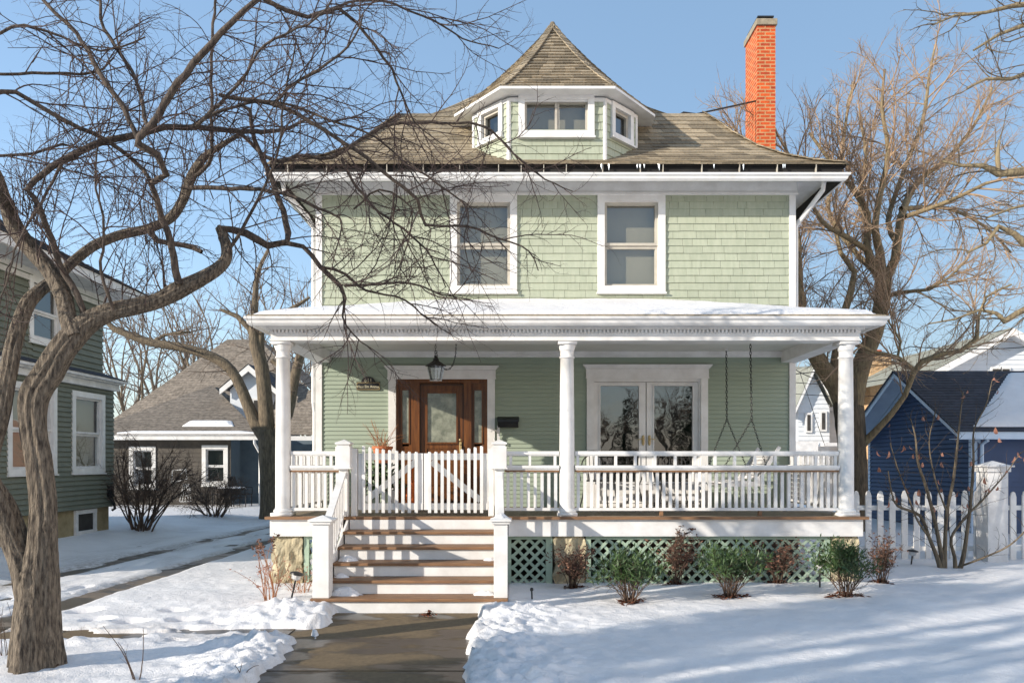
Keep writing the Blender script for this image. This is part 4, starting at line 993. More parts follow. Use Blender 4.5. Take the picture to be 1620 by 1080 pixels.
LV = [dict(sp=.15, len=(.45,1.7), n=9, wob=.16, trop=-.02, r=.0066, ang=(.4,1.2), up=.10, k=4),
      dict(sp=.085, len=(.13,.60), n=6, wob=.22, trop=-.03, r=.0040, ang=(.4,1.2)),
      dict(sp=.07, len=(.025,.09), n=2, wob=.3, trop=0, r=.0018, ang=(.5,1.2))]
for L in LIMBS:
    p, r = P3(L); r = [q*.8 for q in r]; p, r = crom(p, r, .09); p = [tuple(q) for q in p]
    p = [(x+g.uniform(-.008,.008), y, z+g.uniform(-.008,.008)) for x, y, z in p]
    tb.add(p, r, 8); sprout(tw, g, p, r, LV, 0, .06)
# extra water shoots from the old limbs
for T, n in (([(139,511,0,6.3),(250,477,0,6.5),(278,463,0,6.55)], 14), ([(79,428,0,6.3),(8,320,0,6.1)], 14), ([(150,390,0,7.0),(270,345,0,7.3)], 14), ([(290,320,0,7.3),(350,230,0,7.3)], 12)):
    p, r = P3(T)
    for _ in range(n):
        i = g.randrange(len(p)-1); q = tuple(p[i][c]+(p[i+1][c]-p[i][c])*g.random() for c in range(3))
        pp, rr = wander(g, q, (g.uniform(-.35,.35), g.uniform(-.35,.35), 1), g.uniform(.5,1.5), 9, .07, .01, .0055, .0015); tw.add(pp, rr, 4); sprout(tw, g, pp, rr, LV[1:], 0, .1)
tb.build('limbs', M['limb'], apple); tw.build('twigs', M['twig'], apple)

# ---- generic traced tree
def traced_tree(name, base, label, trunk, limbs, lv, mats, seed, extra_sides=10, start=.05, group=None, cat='tree', twigname='crown'):
    t = thing(name, base, label, cat, group); g = random.Random(seed)
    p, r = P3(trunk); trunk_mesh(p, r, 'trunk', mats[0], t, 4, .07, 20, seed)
    tb = TB(); tw = TB()
    for L in limbs:
        p, r = P3(L); p, r = crom(p, r, .3); p = [tuple(q) for q in p]; tb.add(p, r, extra_sides); sprout(tw, g, p, r, lv, 0, start if r[0] < .09 else max(start, .28))
    tb.build('limbs', mats[1], t); tw.build(twigname, mats[2], t); return t
D = 18.0
LVR = [dict(sp=.20, len=(1.1,2.8), n=7, wob=.13, trop=.035, r=.022, ang=(.35,.95), k=4),
       dict(sp=.17, len=(.45,1.2), n=5, wob=.16, trop=.03, r=.010, ang=(.35,1.0)),
       dict(sp=.12, len=(.15,.5), n=3, wob=.2, trop=.03, r=.0062, ang=(.35,1.0))]
traced_tree('maple_tree', (wx(1350,D), D, 0), 'large bare spreading tree with a forked trunk in painted shade behind the right end of the porch', 
  [(1350,880,66,D),(1350,800,54,D),(1348,740,50,D),(1346,690,50,D),(1342,650,52,D),(1340,625,50,D),(1340,600,44,D)],
  [[(1338,640,36,D),(1325,610,34,D),(1308,590,28,D),(1295,572,24,D),(1280,548,20,D),(1270,500,16,D),(1262,440,15,D),(1260,370,11,D+.3),(1245,300,7,D+.5)],
   [(1318,600,18,D),(1322,570,16,D),(1326,540,14,D),(1337,490,12,D),(1345,465,11,D),(1352,430,9,D),(1330,400,7,D),(1320,350,5,D)],
   [(1345,640,40,D),(1354,600,34,D),(1367,565,28,D),(1383,530,25,D),(1395,480,24,D),(1398,450,24,D),(1396,436,22,D)],
   [(1396,440,18,D),(1380,420,14,D),(1371,390,12,D),(1373,340,10,D),(1350,300,9,D),(1310,250,6,D),(1280,210,4,D)],
   [(1396,445,16,D),(1392,400,13,D),(1384,360,11,D-.4),(1392,310,9,D-.6),(1405,240,7,D-.8),(1395,170,5,D-1),(1400,110,3,D-1)],
   [(1400,445,17,D),(1416,410,14,D),(1420,380,13,D),(1425,345,12,D),(1443,300,10,D+.5),(1470,272,8,D+1),(1500,250,7,D+1),(1540,200,5,D+1),(1570,140,3,D+1)],
   [(1420,385,9,D),(1405,350,8,D+.5),(1430,270,7,D+1),(1460,190,6,D+1.2),(1470,120,4,D+1.4),(1480,70,3,D+1.4)],
   [(1371,395,9,D),(1340,375,8,D-.5),(1300,350,7,D-1),(1270,290,5,D-1.2),(1240,230,4,D-1.3),(1215,190,3,D-1.3)],
   [(1396,440,10,D),(1350,395,8,D+1),(1310,330,7,D+1.5),(1330,250,6,D+1.8),(1340,180,4,D+2),(1350,130,3,D+2)],
   [(1425,345,8,D),(1470,330,7,D-1),(1520,310,6,D-1.5),(1560,290,5,D-2),(1610,280,3,D-2)],
   [(1362,705,14,D),(1385,682,11,D-.3),(1410,655,9,D-.6),(1432,625,8,D-.8),(1445,590,9,D-1),(1458,572,10,D-1.1),(1490,560,8,D-1.2),(1520,555,7,D-1.3),(1545,535,7,D-1.4),(1548,500,5,D-1.4),(1560,470,4,D-1.4),(1600,450,3,D-1.4)],
   [(1446,585,8,D-1),(1420,565,7,D-1.1),(1380,556,6,D-1.2),(1350,540,5,D-1.3),(1335,520,3,D-1.3)],
   [(1420,565,4,D-1),(1425,540,4,D-1.2),(1410,515,3,D-1.2),(1400,500,2,D-1.3)],
   [(1395,470,8,D),(1430,462,6,D-.4),(1470,458,5,D-.8),(1500,440,4,D-1),(1530,410,3,D-1)],
   [(1340,630,9,D+.5),(1300,560,8,D+.6),(1260,470,7,D+.8),(1230,330,5,D+1),(1190,250,4,D+1),(1160,200,3,D+1)],
   [(1384,370,8,D),(1360,320,7,D+1),(1370,250,5,D+1),(1360,180,4,D+1)],
   [(1425,330,8,D),(1500,330,6,D+1),(1560,360,4,D+1),(1600,400,3,D+1)],
  ], LVR, (M['bark2_shaded'], M['bark2'], M['twig2']), 5)
# ---- tree standing outside the frame on the right, branches reaching in
D = 12.5
LVT = [dict(sp=.26, len=(.6,1.7), n=6, wob=.2, trop=.0, r=.014, ang=(.4,1.1), k=4), dict(sp=.18, len=(.25,.8), n=5, wob=.22, trop=-.01, r=.006, ang=(.4,1.1)), dict(sp=.13, len=(.08,.25), n=3, wob=.2, trop=0, r=.0035, ang=(.4,1.1))]
traced_tree('overhanging_tree', (wx(1800,D), D, 0), 'bare tree standing beyond the right edge whose mossy branches reach in over the picket fence', 
  [(1800,930,60,D),(1800,800,48,D),(1795,600,44,D),(1790,400,40,D),(1780,200,34,D)],
  [[(1790,300,20,D),(1720,270,18,D),(1660,268,15,D),(1600,273,13,D),(1580,275,11,D),(1555,262,8,D),(1520,262,5,D),(1490,255,3,D)],
   [(1580,272,7,D),(1578,250,7,D),(1579,235,5,D),(1581,222,3,D)],
   [(1790,420,18,D),(1700,400,14,D),(1620,385,11,D),(1605,370,9,D),(1580,358,7,D),(1560,385,5,D),(1530,400,3,D)],
   [(1790,470,16,D),(1700,470,14,D),(1640,480,12,D),(1610,495,9,D),(1588,508,9,D),(1582,500,7,D),(1575,495,6,D),(1550,490,4,D),(1510,505,3,D),(1470,512,2,D)],
   [(1780,60,14,D),(1700,20,12,D),(1640,5,9,D),(1600,10,7,D),(1560,20,5,D),(1510,25,4,D),(1475,40,2,D)],
   [(1780,200,12,D),(1700,130,10,D),(1640,110,8,D),(1600,125,6,D),(1560,125,4,D),(1530,140,3,D)],
   [(1780,100,12,D),(1700,60,9,D),(1620,40,7,D),(1580,55,5,D),(1540,80,3,D)],
   [(1790,350,10,D),(1700,340,8,D),(1640,320,6,D),(1600,330,4,D),(1560,345,3,D)]],
  LVT, (M['bark2'], M['bark2'], M['bark3']), 31)
# ---- maple behind the porch on the left
D = 22.5
LVM = [dict(sp=.26, len=(.8,2.4), n=6, wob=.16, trop=.03, r=.022, ang=(.35,1.1), k=4), dict(sp=.24, len=(.35,1.0), n=4, wob=.2, trop=.02, r=.010, ang=(.35,1.1)), dict(sp=.2, len=(.12,.4), n=3, wob=.2, trop=.02, r=.006)]
traced_tree('garden_tree', (wx(428,D), D, .1), 'bare tree with a long dark arching limb behind the left end of the porch', 
  [(430,835,50,D),(430,800,42,D),(428,750,38,D),(425,710,36,D),(423,680,34,D)],
  [[(420,690,26,D),(405,670,22,D),(392,640,19,D),(375,600,17,D),(355,575,16,D),(320,558,15,D),(280,548,14,D),(240,542,13,D),(205,530,12,D),(180,520,10,D),(172,512,8,D)],
   [(423,690,26,D),(420,640,24,D),(414,580,22,D),(404,545,20,D),(402,520,15,D),(404,470,10,D),(408,430,7,D),(425,395,5,D)],
   [(414,575,14,D),(412,545,12,D),(418,510,9,D),(440,500,8,D),(475,480,6,D),(490,470,4,D)],
   [(423,700,20,D),(440,680,18,D),(455,655,18,D),(462,620,17,D),(470,580,15,D),(478,540,11,D),(470,500,8,D)],
   [(462,610,9,D),(450,585,8,D),(430,570,7,D)],
   [(404,545,12,D),(395,520,10,D),(375,500,8,D),(350,490,5,D)],
   [(240,542,7,D),(260,530,5,D),(300,525,4,D)]],
  LVM, (M['bark3'], M['bark3'], M['twig3']), 41)
# ---- bare trees far behind
def wild_tree(name, x, y, h, label, seed, mats, spread=.45, r0=.22, lean=0, group=None, levels=4, dens=1, rmul=1):
    g = random.Random(seed); t = thing(name, (x, y, 0), label, 'tree', group); tb = TB(); tw = TB()
    hh = h*.26; p, r = wander(g, (x,y,-.1), (lean,0,1), hh, 5, .05, .05, r0, r0*.8); tb.add(p, r, 10)
    tips = [(p[-1], r[-1], (0,0,1))]
    n = g.choice((4,5,6)); mains = []
    for k in range(n):
        a = 2*math.pi*(k+g.random()*.6)/n; s = g.uniform(.35,1)*spread*1.6
        pp, rr = wander(g, p[-1-g.choice((0,0,1))], (math.cos(a)*s, math.sin(a)*s, 1), h*g.uniform(.5,.74), 9, .10, .04, r0*.5, r0*.06); tb.add(pp, rr, 7); mains.append((pp, rr))
    lv = [dict(sp=h*.045/dens, len=(h*.12,h*.28), n=6, wob=.12, trop=.05, r=r0*.22, ang=(.35,.9), k=4), dict(sp=h*.034/dens, len=(h*.05,h*.12), n=4, wob=.15, trop=.05, r=.012*rmul, ang=(.35,.9)), dict(sp=h*.024/dens, len=(h*.02,h*.055), n=2, wob=.15, trop=.04, r=.008*rmul, ang=(.35,.9))][:levels]
    for pp, rr in mains: sprout(tw, g, pp, rr, lv, 0, .12)
    tb.build('trunk', mats[0], t); tw.build('crown', mats[1], t); return t
FT = 'bare trees far behind the houses on the left'
for k, (px, d, h, lb) in enumerate(((205,40,12,'bare far tree just right of the dark green house'),(262,46,15,'tallest bare far tree above the brown roof on the left'),(318,40,13.5,'bare far tree rising behind the peak of the brown roof'),(368,48,15,'bare far tree showing left of the arching limb tree'),(450,42,14,'bare far tree showing between the porch and the arching limb tree'),(120,44,15,'bare far tree mostly behind the dark green house'),(490,50,13,'bare far tree beside the left corner of the green house'))):
    wild_tree('far_tree', wx(px,d), d, h, lb, 100+k, (M['bark3'], M['twig3']), .42, .2, group=FT, dens=.8, rmul=1.6)
for k, (px, d, h, lb) in enumerate(((1300,60,12,'small bare far tree above the white gabled house'),(1400,70,12,'hazy bare far tree behind the tan chimney'),(1480,75,14,'hazy bare far tree left of the big pale gable'))):
    wild_tree('far_tree', wx(px,d), d, h, lb, 130+k, (M['bark3'], M['twig2']), .42, .18, group='bare trees far behind the houses on the right', dens=.7, rmul=1.8)
# ---- trees outside the frame, by the street on the left: their shadows cross the yard
STREET = [(-13.0,-1.3,10.5,.32,'bare street tree nearest the crab apple'),(-9.0,-3.6,9,.24,'small bare street tree behind the camera'),(-21,-8.5,12,.3,'tall bare street tree farthest to the left')]
for k, (x, y, h, r0, lb) in enumerate(STREET):
    wild_tree('street_tree', x, y, h, lb, 150+k, (M['bark3'], M['twig3']), .5, r0, group='bare trees by the street behind the camera', dens=.6, rmul=1.5, levels=3)
for k, (x, y, h, lb) in enumerate(((-1,-27,9,'bare tree across the street opposite the front door'),(6.3,-30,9.5,'bare tree across the street between the spruces'),(10.6,-27,9,'forked bare tree across the street near the tall spruce'),(16.5,-31,10,'bare tree across the street farthest right'))):
    wild_tree('street_tree', x, y, h, lb, 170+k, (M['bark3'], M['twig3']), .6, .2, group='bare trees by the street behind the camera', dens=1.1, rmul=2.5, levels=3)
def conifer(x, y, h, rad, seed, label):
    g = random.Random(seed); t = thing('spruce_tree', (x, y, 0), label, 'tree', 'dark spruces by the street behind the camera')
    MB().tube([(x,y,-.1),(x,y,h*.97)], [.16,.02], 8).build('trunk', M['bark3'], t); mb = MB(); z = .6
    while z < h-.2:
        R_ = rad*(1-z/h)**.85; n = int(7+R_*6)
        for i in range(n):
            a = g.uniform(0,6.28); L = R_*g.uniform(.7,1.1)
            for s in range(int(L/.2)+2):
                f = (s+g.random())/(int(L/.2)+2); px, py, pz = x+math.cos(a)*L*f, y+math.sin(a)*L*f, z-.25*L*f+g.uniform(-.06,.06)
                for q in range(3):
                    b = a+g.uniform(-1.1,1.1); l = g.uniform(.14,.3); w_ = .05; dx, dy = math.cos(b), math.sin(b)
                    mb.add([(px,py,pz),(px+dx*l*.6-dy*w_,py+dy*l*.6+dx*w_,pz+.02),(px+dx*l,py+dy*l,pz-.08),(px+dx*l*.6+dy*w_,py+dy*l*.6-dx*w_,pz+.01)], [(0,1,2,3)])
        z += .2
    mb.build('crown', M['conifer'], t)
conifer(-11.0,.5,7.0,.75,1,'narrow dark spruce nearest the front yard'); conifer(-17.0,-3.4,11,1.5,2,'tall narrow spruce at the left by the street'); conifer(3.6,-28,8.0,2.6,3,'broad dark spruce straight across the street'); conifer(13.0,-29,8.5,2.8,4,'tallest dark spruce across the street on the right'); conifer(8.6,-33,7.2,1.8,5,'low spruce across the street between two taller ones')
# ================================================================== NEIGHBOURING BUILDINGS
# ---- dark green house on the left: its right side wall runs back at X = NX
NX, NY0, NY1 = -9.45, 9.8, 17.4
nb = thing('neighbor_house', (NX-4, 13.6, 0), 'tall dark green clapboard house with white trimmed windows at the left edge', 'house')
WN = [(13.75,15.22,1.50,3.27),(15.75,17.0,1.50,3.27)]; WU = [(14.55,15.62,4.12,5.42)]
def side_holes(ws, cw=.1):
    return lambda z: [(a+cw-NY0, b-cw-NY0) for a, b, c, d in ws if c+.05 < z < d-.03]
def side_wall(y0, y1, x, z0, z1, ws, exp, name, seed):
    mb = MB(); cuts = sorted(set([y0, y1]+[v for a,b,c,d in ws for v in (a+.1, b-.1)])) 
    for i in range(len(cuts)-1):
        a, b = cuts[i], cuts[i+1]; mid = (a+b)/2; zs = [(z0, z1)]
        for wa, wb, c, d in ws:
            if wa < mid < wb and wb-wa > .2 and a >= wa and b <= wb: zs = [(z0, c+.06), (d-.06, z1)]
        for za, zb in zs: courses(mb, [(x,a,za),(x,a,zb)], [(x,b,za),(x,b,zb)], exp, None, .036, seed)
    return mb.build(name, M['neighbor'], nb)
side_wall(NY0, NY1, NX, .72, 3.42, WN, .105, 'clapboard_wall', 3)
side_wall(NY0, NY1-.25, NX-.12, 3.72, 5.55, WU, .13, 'shingle_wall', 4)
mb = MB().box(NX-9, NX, NY1-.06, NY1-.02, .7, 3.5); mb.box(NX-9, NX-.12, NY1-.34, NY1-.28, 3.5, 5.6)
mb.box(NX-9, NX, NY0+.0, NY0+.06, .7, 3.5); mb.box(NX-9, NX-.12, NY0, NY0+.06, 3.5, 5.6)
mb.box(NX-9, NX-8.95, NY0, NY1, .7, 5.6)
mb.build('end_wall', M['neighbor'], nb)
MB().box(NX-8.9, NX-.06, NY0+.1, NY1-.08, -.05, .72).build('foundation', M['foundation'], nb)
def TS(x): return lambda u, wd, z: (x + wd, u, z)
Tn = TS(NX)
mb = MB(); frame4(mb, TS(NX-.06), 15.95, 16.75, .15, .70, .09, -.05, .05); mb.box(NX-.1, NX-.09, 16.0, 16.7, .2, .65)
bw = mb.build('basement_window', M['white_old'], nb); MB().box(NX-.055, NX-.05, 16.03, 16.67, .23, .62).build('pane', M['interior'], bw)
mb = MB(); mb.box(NX-.2, NX+.10, NY0-.1, NY1+.08, 3.40, 3.58); mb.box(NX-.2, NX+.24, NY0-.2, NY1+.22, 3.585, 3.64); mb.box(NX-.2, NX+.17, NY0-.15, NY1+.15, 3.545, 3.584)
mb.build('belt_cornice', M['white_old'], nb)
mb = MB(); mb.add([(NX+.26,NY0-.2,3.645),(NX+.26,NY1+.24,3.645),(NX-.13,NY1-.25,3.80),(NX-.13,NY0,3.80)], [(0,1,2,3)]); mb.add([(NX+.26,NY1+.24,3.645),(NX-5,NY1+.24,3.645),(NX-5,NY1-.25,3.8),(NX-.13,NY1-.25,3.8)], [(0,1,2,3)])
mb.build('belt_roof', M['roof_navy'], nb)
for a, b, c, d in WN: sash_window(nb, Tn, a, b, c, d, .12, depth=.04, sashm='white_old', shade='shade_tan' if a > 15 else 'shade_tan')
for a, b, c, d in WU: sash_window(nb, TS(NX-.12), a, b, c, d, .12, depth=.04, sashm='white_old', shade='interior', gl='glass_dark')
# curved curtain seen in the nearer ground floor pane
mb = MB(); ex = NX+.48
mb.box(NX-9.5, ex, NY0-.5, NY1+.5, 5.56, 5.59)
mb.build('soffit', M['white_old'], nb)
mb = MB(); mb.box(ex, ex+.03, NY0-.5, NY1+.53, 5.57, 5.76); mb.box(NX-9.5, ex, NY1+.5, NY1+.53, 5.57, 5.76); mb.box(NX-.13, NX-.09, NY0, NY1-.2, 5.30, 5.56)
mb.build('fascia', M['white_old'], nb)
mb = MB(); L0 = [(ex+.06, NY0-.56, 5.77), (ex-1.6, NY0+1.1, 6.65), (ex-4.2, NY0+3.7, 8.2)]; L1 = [(ex+.06, NY1+.56, 5.77), (ex-1.6, NY1-1.1, 6.65), (ex-4.2, NY1-3.7, 8.2)]
courses(mb, L0, L1, .16, (.25,.5), .014, 61)
bk = [(ex-10, NY1+.56, 5.77), (ex-8.4, NY1-1.1, 6.65), (ex-5.8, NY1-3.7, 8.2)]; fk = [(ex-10, NY0-.56, 5.77), (ex-8.4, NY0+1.1, 6.65), (ex-5.8, NY0+3.7, 8.2)]
courses(mb, L1, bk, .16, (.25,.5), .014, 62); courses(mb, fk, L0, .16, (.25,.5), .014, 63)
mb.add([tuple(p) for p in (L0[0],L1[0],bk[0],fk[0])], [(0,1,2,3)]); mb.add([tuple(p) for p in (L0[2],L1[2],bk[2],fk[2])], [(0,1,2,3)])
mb.build('roof', M['roof_navy'], nb)
mb = MB().tube([(NX+.03,17.3,.62),(NX+.1,17.3,.66),(NX+.12,17.2,.8),(NX+.06,17.15,.95)], .03, 6).box(NX, NX+.1, 17.1, 17.25, .95, 1.2)
mb.build('gas_meter', M['black'], nb)

# ---- low brown house at the back left
RY = 27.0
rb = thing('rear_house', (wx(300,RY), RY+4, 0), 'low brown shingled house with a big hipped brown roof behind the driveway', 'house')
x0, x1, xm = wx(150,RY), wx(413,RY), wx(361,RY); ze = wz(695,RY)
mb = MB(); 
RWd = [(wx(205,RY), wx(247,RY), wz(773,RY), wz(706,RY)), (wx(320,RY), wx(361,RY), wz(768,RY), wz(704,RY))]
def rh(z): return [(a+.1, b-.1) for a, b, c, d in RWd if c+.05 < z < d-.05]
courses(mb, [(x0,RY,0),(x0,RY,ze)], [(xm+.1,RY,0),(xm+.1,RY,ze)], .16, (.2,.5), .02, 71, rh)
mb.build('shingle_wall', M['greyhouse'], rb)
mb = MB(); courses(mb, [(xm+.1,RY+.9,0),(xm+.1,RY+.9,ze)], [(x1+3.2,RY+.9,0),(x1+3.2,RY+.9,ze)], .14, None, .015, 72)
mb.box(xm+.08, xm+.1, RY, RY+.9, 0, ze); mb.box(x1+3.15, x1+3.2, RY+.95, RY+9, 0, ze); mb.box(x0, x1+3.2, RY+9, RY+9.1, 0, ze); mb.box(x0-.05, x0, RY, RY+9, 0, ze)
mb.build('clapboard_wall', M['slateblue'], rb)
Tr = tf_front(RY)
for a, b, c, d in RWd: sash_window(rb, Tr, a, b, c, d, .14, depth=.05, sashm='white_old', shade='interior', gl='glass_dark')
mb = MB(); mb.box(x0-.3, x1+.15, RY-.45, RY-.38, ze-.02, ze+.16); mb.box(x0-.3, x1+.15, RY-.38, RY+.0, ze-.02, ze+.0); mb.box(x1+.15, x1+3.7, RY+.4, RY+.47, ze-.02, ze+.14)
mb.box(x1-.02, x1+.12, RY-.1, RY+.05, 0, ze-.03)
mb.build('white_trim', M['white'], rb)
mb = MB().tube([(x1-.1,RY-.4,ze),(x1-.1,RY-.38,ze-.15),(x1+.02,RY-.17,ze-.5),(x1+.02,RY-.17,.1)], .05, 6); mb.build('downspout', M['white'], rb)
mb = MB(); zf = ze+.16
A, B = (x0-.4, RY-.5, zf), (x1+.2, RY-.5, zf); pk = W(335, 610, RY+4.0)
courses(mb, [A, (pk[0]-.05, pk[1], pk[2])], [B, (pk[0]+.05, pk[1], pk[2])], .17, (.25,.55), .015, 73)
rl = mb.build('roof', M['roof_grey'], rb)
mb = MB(); S1 = W(377, 537, RY+6.5); S0 = W(240, 640, RY+5.0); S2 = W(500, 690, RY+4.0)
courses(mb, [(S0[0]-1.5, RY+3.4, 3.0), (S1[0]-.5, S1[1], S1[2])], [(x1+3.4, RY+.2, 3.0-.3), (S1[0]+.9, S1[1], S1[2])], .17, (.25,.55), .015, 74)
courses(mb, [(x1+3.5, RY+.2, 2.7), (S1[0]+.9, S1[1], S1[2])], [(x1+3.5, RY+10, 2.7), (S1[0]+.9, S1[1]+1, S1[2])], .17, (.25,.55), .015, 76)
courses(mb, [(x0-1, RY+10, 2.7), (S1[0]-.5, S1[1]+1, S1[2])], [(S0[0]-1.5, RY+3.4, 3.0), (S1[0]-.5, S1[1], S1[2])], .17, (.25,.55), .015, 77)
mb.build('roof', M['roof_grey'], rb)
# gable dormer, white, with snow beside it
gy = RY+2.2; gx0, gx1 = wx(352,gy), wx(440,gy); ga = W(397, 578, gy); gb = wz(624, gy)
mb = MB(); xm_ = ga[0]; mb.prism([(gx0+.3,gb-1.5),(gx1-.3,gb-1.5),(gx1-.3,gb+.2),(xm_,ga[2]-.12),(gx0+.3,gb+.2)], gy, gy+4)
dg = mb.build('gable', M['farwhite'], rb)
mb = MB()
for s in (-1, 1):
    xe = gx0 if s < 0 else gx1
    mb.bar((xe, gy-.3, gb+.12), (xm_, gy-.3, ga[2]), .12, .26, (0,-1,0)) if False else mb.prism([(xe,gb-.02),(xe,gb+.2),(xm_,ga[2]),(xm_,ga[2]-.26)], gy-.3, gy-.2)
mb.build('barge_board', M['white'], dg)
mb = MB()
for s in (-1, 1):
    xe = gx0-.05 if s < 0 else gx1+.05
    mb.add([(xe,gy-.32,gb+.2),(xm_,gy-.32,ga[2]+.03),(xm_,gy+5,ga[2]+.03),(xe,gy+5,gb+.2)], [(0,1,2,3) if s > 0 else (3,2,1,0)])
mb.build('gable_roof', M['roof_navy'], dg)
mb = MB(); mb.box(xm_+.05, xm_+.65, gy-.04, gy+.0, gb-.95, gb-.15); wd_ = mb.build('window', M['white'], dg); MB().box(xm_+.13, xm_+.57, gy-.06, gy-.045, gb-.87, gb-.23).build('pane', M['interior'], wd_)
# snow patches on that roof
def roof_snow(name, quad, seed, label, thick=.07, nu=40, nv=16, cover=.35):
    a, b, c, d = [Vector(q) for q in quad]; nrm = (b-a).cross(d-a).normalized()
    if nrm.z < 0: nrm = -nrm
    vs = []; fs = []
    for j in range(nv+1):
        for i in range(nu+1):
            u, v = i/nu, j/nv; p = (a*(1-u)+b*u)*(1-v)+(d*(1-u)+c*u)*v
            k = fbm(np.array([p.x+p.y*.7]), np.array([p.z*2.0]), 1.1, seed)[0]; e = min(u, 1-u)*8; e2 = min(v, 1-v)*4
            h = thick*min(1, e, e2)*(1 if k > cover else max(0,1-(cover-k)*14))
            vs.append(tuple(p + nrm*(h+.012 if h > .004 else -.05)))
    for j in range(nv):
        for i in range(nu): q = j*(nu+1)+i; fs.append((q, q+1, q+nu+2, q+nu+1))
    o = MB().add(vs, fs).build(name, M['snow'], smooth=True); tag(o, label, 'snow', kind='stuff'); return o
def on(px, py, t):
    """point at fraction t up the low front slope of the rear roof"""
    z = zf + (pk[2]-zf)*t; y = A[1] + (pk[1]-A[1])*t; return (wx(px, y), y, z+.01)
roof_snow('roof_snow', [on(285,0,.13), on(372,0,.13), on(368,0,.24), on(300,0,.24)], 5, 'strip of snow low on the brown hipped roof at the back left', .08, 40, 8, .25)
roof_snow('roof_snow', [on(182,0,.0), on(412,0,.0), on(410,0,.035), on(184,0,.035)], 6, 'line of snow along the gutter of the brown house at the back left', .07, 90, 4, .33)
# outdoor chair and table by that house
def patio_chair(x, y, rz, label):
    t = thing('patio_chair', (0,0,0), label, 'chair', 'dark patio chairs beside the brown house')
    MB().box(-.25,.25,-.25,.25,.42,.45).build('seat', M['black'], t)
    mb = MB(); mb.add([(-.25,.2,.45),(.25,.2,.45),(.25,.42,1.05),(-.25,.42,1.05),(-.25,.24,.45),(.25,.24,.45),(.25,.46,1.05),(-.25,.46,1.05)], [(0,1,2,3),(7,6,5,4),(0,4,5,1),(1,5,6,2),(2,6,7,3),(3,7,4,0)]); mb.build('backrest', M['black'], t)
    for sx in (-1,1):
        for sy in (-1,1): MB().tube([(sx*.22,sy*.22,.0),(sx*.22,sy*.22,.42)], .018, 6).build('leg', M['black'], t)
        MB().tube([(sx*.26,-.22,.42),(sx*.27,-.22,.66),(sx*.27,.3,.68)], .018, 6).build('armrest', M['black'], t)
    t.location = (x, y, gz(x,y)); t.rotation_euler = (0,0,rz); return t
patio_chair(wx(384,RY-.9), RY-.9, 1.45, 'dark patio chair seen side on, in front of the slate blue wall')
patio_chair(wx(348,RY-1.0), RY-1.0, -1.3, 'dark patio chair facing right, under the right window of the brown house')
t = thing('patio_table', (wx(366,RY-1.0), RY-1.0, .1), 'round patio table with snow on top beside the brown house', 'table')
x, y = t.location.x, t.location.y
MB().lathe(x, y, [(.5,.78),(.52,.80),(.5,.82)], 20).build('table_top', M['black'], t); MB().lathe(x, y, [(.2,.1),(.03,.14),(.03,.78)], 8).build('pedestal', M['black'], t); MB().lathe(x, y, [(.48,.825),(.44,.86),(.2,.88)], 20).build('snow_cover', M['snow'], t)
# white garden obelisk / trellis
t = thing('garden_trellis', (wx(293,RY-1.5), RY-1.5, .1), 'white wire trellis leaning against the brown house between its windows', 'trellis')
mb = MB(); y = RY-1.2; xa, xb = wx(284,y), wx(302,y); za, zb = wz(793,y), wz(766,y)
for i in range(5): x = xa+(xb-xa)*i/4; mb.tube([(x, y, za), (x*.55+(xa+xb)/2*.45, y+.1, zb)], .014, 5)
for k in (0,.35,.7,1): zz = za+(zb-za)*k; q = k*.225; mb.tube([(xa+(xb-xa)*q, y+.1*k, zz), (xb-(xb-xa)*q, y+.1*k, zz)], .014, 5)
mb.build('trellis_frame', M['white'], t)
mb = MB(); Q = [(wx(273,y), y-.1, wz(764,y)), (wx(298,y), y-.1, wz(757,y)), (wx(296,y), y-.1, wz(742,y)), (wx(275,y), y-.1, wz(744,y))]
for i in range(4): mb.tube([Q[i], Q[(i+1)%4]], .016, 5)
mb.tube([Q[0], Q[2]], .012, 5); mb.build('side_frame', M['white'], t)

# ---- navy garage on the right; gable wall faces left at X = GXc
GXc, Gn, Gf = 10.6, 17.2, 22.2; Gm = (Gn+Gf)/2
gar = thing('navy_garage', (GXc+5, Gm, 0), 'navy blue clapboard garage with a steep gable behind the picket fence', 'garage')
ze_, zp = 2.45, 3.93; mb = MB()
n = 38
L_ = []; 
def gy_at(z): 
    if z <= ze_: return Gn, Gf
    f = (z-ze_)/(zp-ze_); return Gn+(Gm-Gn)*f, Gf-(Gf-Gm)*f
n = int(zp/.115)
for i in range(n):
    z0, z1 = i*zp/n, (i+1)*zp/n; a0, b0 = gy_at(z0); a1, b1 = gy_at(z1)
    mb.add([(GXc-.045,a0,z0),(GXc-.045,b0,z0),(GXc,b1,z1),(GXc,a1,z1),(GXc,a0,z0),(GXc,b0,z0)], [(1,0,3,2),(0,1,5,4)])
mb.build('gable_wall', M['navy'], gar)
mb = MB(); courses(mb, [(GXc,Gn,0),(GXc,Gn,ze_)], [(GXc+12,Gn,0),(GXc+12,Gn,ze_)], .115, None, .014, 81); mb.box(GXc+12, GXc+12.05, Gn, Gf, 0, ze_); mb.box(GXc, GXc+12, Gf, Gf+.05, 0, ze_)
mb.build('front_wall', M['navy'], gar)
mb = MB(); mb.box(GXc-.04, GXc+.0, Gn-.02, Gn+.09, 0, ze_-.1); mb.box(GXc-.04, GXc, Gf-.09, Gf+.03, 0, ze_); mb.box(GXc, GXc+.09, Gn-.03, Gn, 0, ze_-.2); mb.build('corner_board', M['paleblue'], gar)
OV = .55; xo = GXc-OV; sl_ = (zp-ze_)/(Gm-Gn); ye = Gn-.35; zee = ze_-.35*sl_
def rz_(y): return zp+.22-abs(y-Gm)*sl_
mb = MB()
